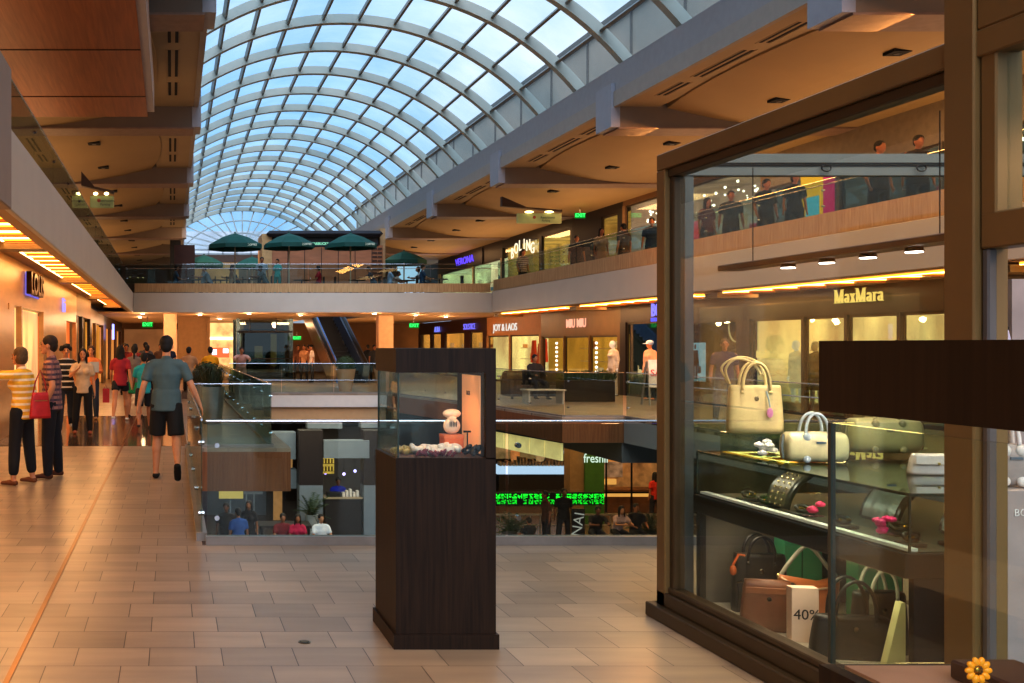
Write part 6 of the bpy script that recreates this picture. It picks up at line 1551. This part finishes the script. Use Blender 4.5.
# lower hall
LH = [('sit', 3.02, 27.3, 'person in a dark red top seated in front of the portal kiosk', '#7a2228', 'tan', 185, False), ('sit', 3.42, 27.2, 'woman in a crimson top seated in the middle of the trio', '#b82048', 'tan', 175, True), ('sit', 4.05, 27.2, 'person in a white T-shirt seated at the right of the trio', '#dcdcdc', 'light', 190, False),
      ('stand', 1.72, 25.9, 'person in a blue shirt standing below the brown balcony box', '#2858a0', 'tan', 20, False), ('stand', 1.45, 26.8, 'dark-clad person behind the blue shirt in the lower hall', '#241c1c', 'brown', 170, False), ('stand', 2.1, 27.2, 'person in a black top with a raised phone in the lower hall', '#1c181a', 'tan', 160, True),
      ('stand', 5.3, 31.9, 'attendant in a royal blue shirt behind the service counter', '#1c2ca8', 'brown', 180, False), ('sit', 10.0, 28.0, 'child with dark hair seated at the foot of the ticker', '#1c1a1e', 'tan', 10, False), ('stand', 10.85, 29.0, 'person in a dark shirt walking past the ticker', '#4a2c20', 'brown', 90, False),
      ('sitlean', 12.25, 28.95, 'person in black folding their arms under the ticker end', '#1a1718', 'brown', 175, False), ('sitlean', 12.9, 29.0, 'woman with long dark hair in a pale pink top in the lower hall', '#c8a8a4', 'light', 185, True), ('sit', 13.45, 29.0, 'person in a dark printed T-shirt seated beside the leafy plant', '#1e1c22', 'tan', 180, False),
      ('stand', 16.05, 33.2, 'person in a red top queuing at the food stall', '#c0301c', 'tan', 10, True), ('stand', 17.4, 34.4, 'person in a beige shirt ordering at the food stall', '#b89878', 'tan', 0, False), ('stand', 11.55, 29.5, 'dark figure behind the slanted lettering board', '#18161a', 'brown', 180, False)]
for k, (ps, x, y, lb, c, sk, f, fm) in enumerate(LH):
    person(lb, x, y, ZL, f, ps, fm, c, '#20202a', '#1a1614', 'long' if fm else 'short', '#120d0b', sk, 'trousers', 'tee', 1.7 if 'child' not in lb else 1.4, vox=.026)
    if ps.startswith('sit'): bench(('dark stool under the %s' % lb.split(' seated')[0].split(' folding')[0].split(' in the lower')[0]), x, y, ZL)
# ------------------------------------------------------------------ world, lights, camera
w = bpy.data.worlds.new('sky'); SC.world = w; w.use_nodes = True
nt = w.node_tree; nt.nodes.clear()
o = nt.nodes.new('ShaderNodeOutputWorld'); bg = nt.nodes.new('ShaderNodeBackground')
tc = nt.nodes.new('ShaderNodeTexCoord'); nz = nt.nodes.new('ShaderNodeTexNoise'); nz.inputs['Scale'].default_value = 2.2; nz.inputs['Detail'].default_value = 6
rp = nt.nodes.new('ShaderNodeValToRGB'); rp.color_ramp.elements[0].position = .38; rp.color_ramp.elements[1].position = .66
rp.color_ramp.elements[0].color = (*lin('#a2cdf2'), 1); rp.color_ramp.elements[1].color = (*lin('#e8eef6'), 1)
nt.links.new(tc.outputs['Generated'], nz.inputs['Vector']); nt.links.new(nz.outputs['Fac'], rp.inputs[0]); nt.links.new(rp.outputs[0], bg.inputs[0])
bg.inputs[1].default_value = 1.25
nt.links.new(bg.outputs[0], o.inputs[0])

def area(loc, sx, sy, power, col, rot=(0, 0, 0), name='lamp'):
    l = bpy.data.lights.new(name, 'AREA'); l.shape = 'RECTANGLE'; l.size = sx; l.size_y = sy; l.energy = power; l.color = lin(col)
    ob = bpy.data.objects.new(name, l); COL.objects.link(ob); ob.location = loc; ob.rotation_euler = rot
    return ob
def spot(loc, power, col, tgt, ang=60, blend=.6, r=.05):
    l = bpy.data.lights.new('spot', 'SPOT'); l.energy = power; l.color = lin(col); l.spot_size = math.radians(ang); l.spot_blend = blend; l.shadow_soft_size = r
    ob = bpy.data.objects.new('spot', l); COL.objects.link(ob); ob.location = loc
    ob.rotation_euler = (Vector(tgt)-Vector(loc)).to_track_quat('-Z', 'Y').to_euler(); return ob
def point(loc, power, col, r=.1):
    l = bpy.data.lights.new('bulb', 'POINT'); l.energy = power; l.color = lin(col); l.shadow_soft_size = r
    ob = bpy.data.objects.new('bulb', l); COL.objects.link(ob); ob.location = loc; return ob
WARM = '#ffd0a0'; AMBC = '#ffc98e'
def sun(power, col, d, ang):
    l = bpy.data.lights.new('daylight', 'SUN'); l.energy = power; l.color = lin(col); l.angle = math.radians(ang)
    ob = bpy.data.objects.new('daylight', l); COL.objects.link(ob); ob.rotation_euler = Vector(d).to_track_quat('-Z', 'Y').to_euler(); return ob
sun(3.4, '#e6ecff', (.12, .80, -.62), 50)
for y in (2, 9, 16, 23, 30, 37): area((-2.3, y, 3.22), .6, 6, 66, AMBC)
for y in (8, 16, 24, 32): area((14.0, y, 2.86), .6, 6, 110, AMBC)
# unseen upward fills added to brighten the soffits
area((-1.0, 50, .3), 5, 14, 120, AMBC, (PI, 0, 0)); area((6, 50, .3), 9, 14, 300, AMBC, (PI, 0, 0)); area((12, 48, .3), 4, 12, 120, AMBC, (PI, 0, 0))
area((-2.3, 20, .25), 1.0, 30, 50, AMBC, (PI, 0, 0))
DL = mat('#fff0d8', .5, emit=12, ecol='#fff0d8', var=0)
def downlight(x, y, z, pw, lb, grp):
    t = thing('ceiling_downlight', lb, 'light fixture', (x, y, z), 0, grp)
    b = B(); b.lathe((x, y, z-.03), [(.11, .0), (.13, .029)], 14); part('trim_ring', b, M_STEEL, t)
    b = B(); b.cyl((x, y, z-.036), (x, y, z-.031), .085, n=12); part('lamp', b, DL, t)
    if pw: point((x, y, z-.25), pw, WARM, .12)  # bulb set below its fixture, added to brighten the space under the bridge
for k, (x, y) in enumerate(((-1.2, 39), (1.2, 43), (3.2, 41.5), (5.6, 43.5), (8.4, 41.5), (10.6, 43.5), (-1.5, 47), (2.4, 50), (6.2, 53), (10.5, 50), (12.6, 46))):
    z = 3.30 if y < 40 else 2.96
    downlight(x, y if y > 40 else 41.2, 2.96, 45, 'small round recessed downlight under the bridge', 'recessed downlights under the bridge')
for x in (-1, 3, 7, 11): area((x, 40.4, 2.94), 2.5, .3, 90, WARM, (math.radians(50), 0, 0))  # unseen tilted fills added to light the fronts beneath the bridge
# upper galleries; the upward ones are unseen fills added for the ceilings
for y in (4, 12, 20, 28, 36, 46, 56):
    area((-4.3, y, Z2+.4), 2.0, 6, 90, AMBC, (PI, 0, 0)); area((14.8, y, Z2+.4), 2.0, 6, 120, AMBC, (PI, 0, 0))
    area((-4.3, y, 6.8), 1, 4, 45, AMBC); area((15, y, 6.8), 1, 4, 70, AMBC)
for y in (12, 18, 24): area((11.9, y, 6.8), .5, 5, 260, '#ffb060', (0, math.radians(18), 0))  # unseen lamps added to warm the right gallery's wood band
area((5, 55, Z2+.5), 12, 20, 200, WARM, (PI, 0, 0)); area((5, 47, 6.7), 10, 3, 200, WARM, (math.radians(35), 0, 0))
# lower hall
area((4, 29, -.75), 5, 6, 260, '#ffe0c0'); area((14, 33, -1.2), 6, 8, 500, '#ffb878'); area((5, 23, -.9), 6, 4, 120, '#d8e0ff'); area((11, 26, -1.1), 4, 3, 130, '#ffd0a0')
spot((3, 5, 7.2), 900, '#ffdcc0', (1.2, 16, -.3), 30, .8, .15); spot((8, 7.4, 7.2), 1100, '#ffdcc0', (9.6, 23, -.3), 34, .8, .15)  # unseen spots added to brighten the brown balcony and slab faces
# near floor: warm pool by the boutique
spot((2.6, 4.5, 5.5), 300, '#ffcf70', (2.2, 4.6, 0), 34, .9, .05)
area((1.5, .5, 6.0), 4, 4, 60, '#ffe2c4')
# boutique track lamps; counter and pedestal fills added without visible fixtures
for y in (5.42, 5.1, 4.8, 4.5): spot((3.34, y, 2.05), 26, '#ffe6c0', (3.5, y+.05, 1.0), 95, .7, .03)
area((3.25, 5.05, .65), .12, 1.5, 7, '#ffe8c8', (0, math.radians(-12), 0)); area((3.2, 5.05, 1.005), .05, 1.4, 3.0, '#fff2dc', (0, math.radians(-10), 0))
area((4.9, 4.0, 4.2), .5, .5, 60, WARM); area((3.7, 3.0, 2.5), .3, .3, 12, WARM)  # unseen fills added to brighten the boutique interior
spot((1.46, 5.53, 1.485), 5, '#ffb880', (1.52, 5.68, 1.04), 120, .6, .02); spot((1.5, 1.5, 1.5), 1.6, '#ffc090', (1.5, 1.7, 1.04), 130, .6, .02)

cam = bpy.data.cameras.new('camera'); co = bpy.data.objects.new('camera', cam); COL.objects.link(co)
co.location = (0, 0, EYE); co.rotation_euler = (PI/2, 0, 0)
cam.sensor_width = 36; cam.lens = 1000/1024*36; cam.shift_x = (512-172)/1024; cam.shift_y = 3.5/1024
cam.clip_start = .05; cam.clip_end = 300
SC.camera = co
SC.view_settings.view_transform = 'Standard'; SC.view_settings.look = 'None'; SC.view_settings.exposure = .12; SC.view_settings.gamma = .84
cy = SC.cycles
cy.use_denoising = True; cy.max_bounces = 8; cy.diffuse_bounces = 3; cy.glossy_bounces = 3; cy.transmission_bounces = 6; cy.transparent_max_bounces = 40
cy.caustics_reflective = False; cy.caustics_refractive = False; cy.sample_clamp_indirect = 6
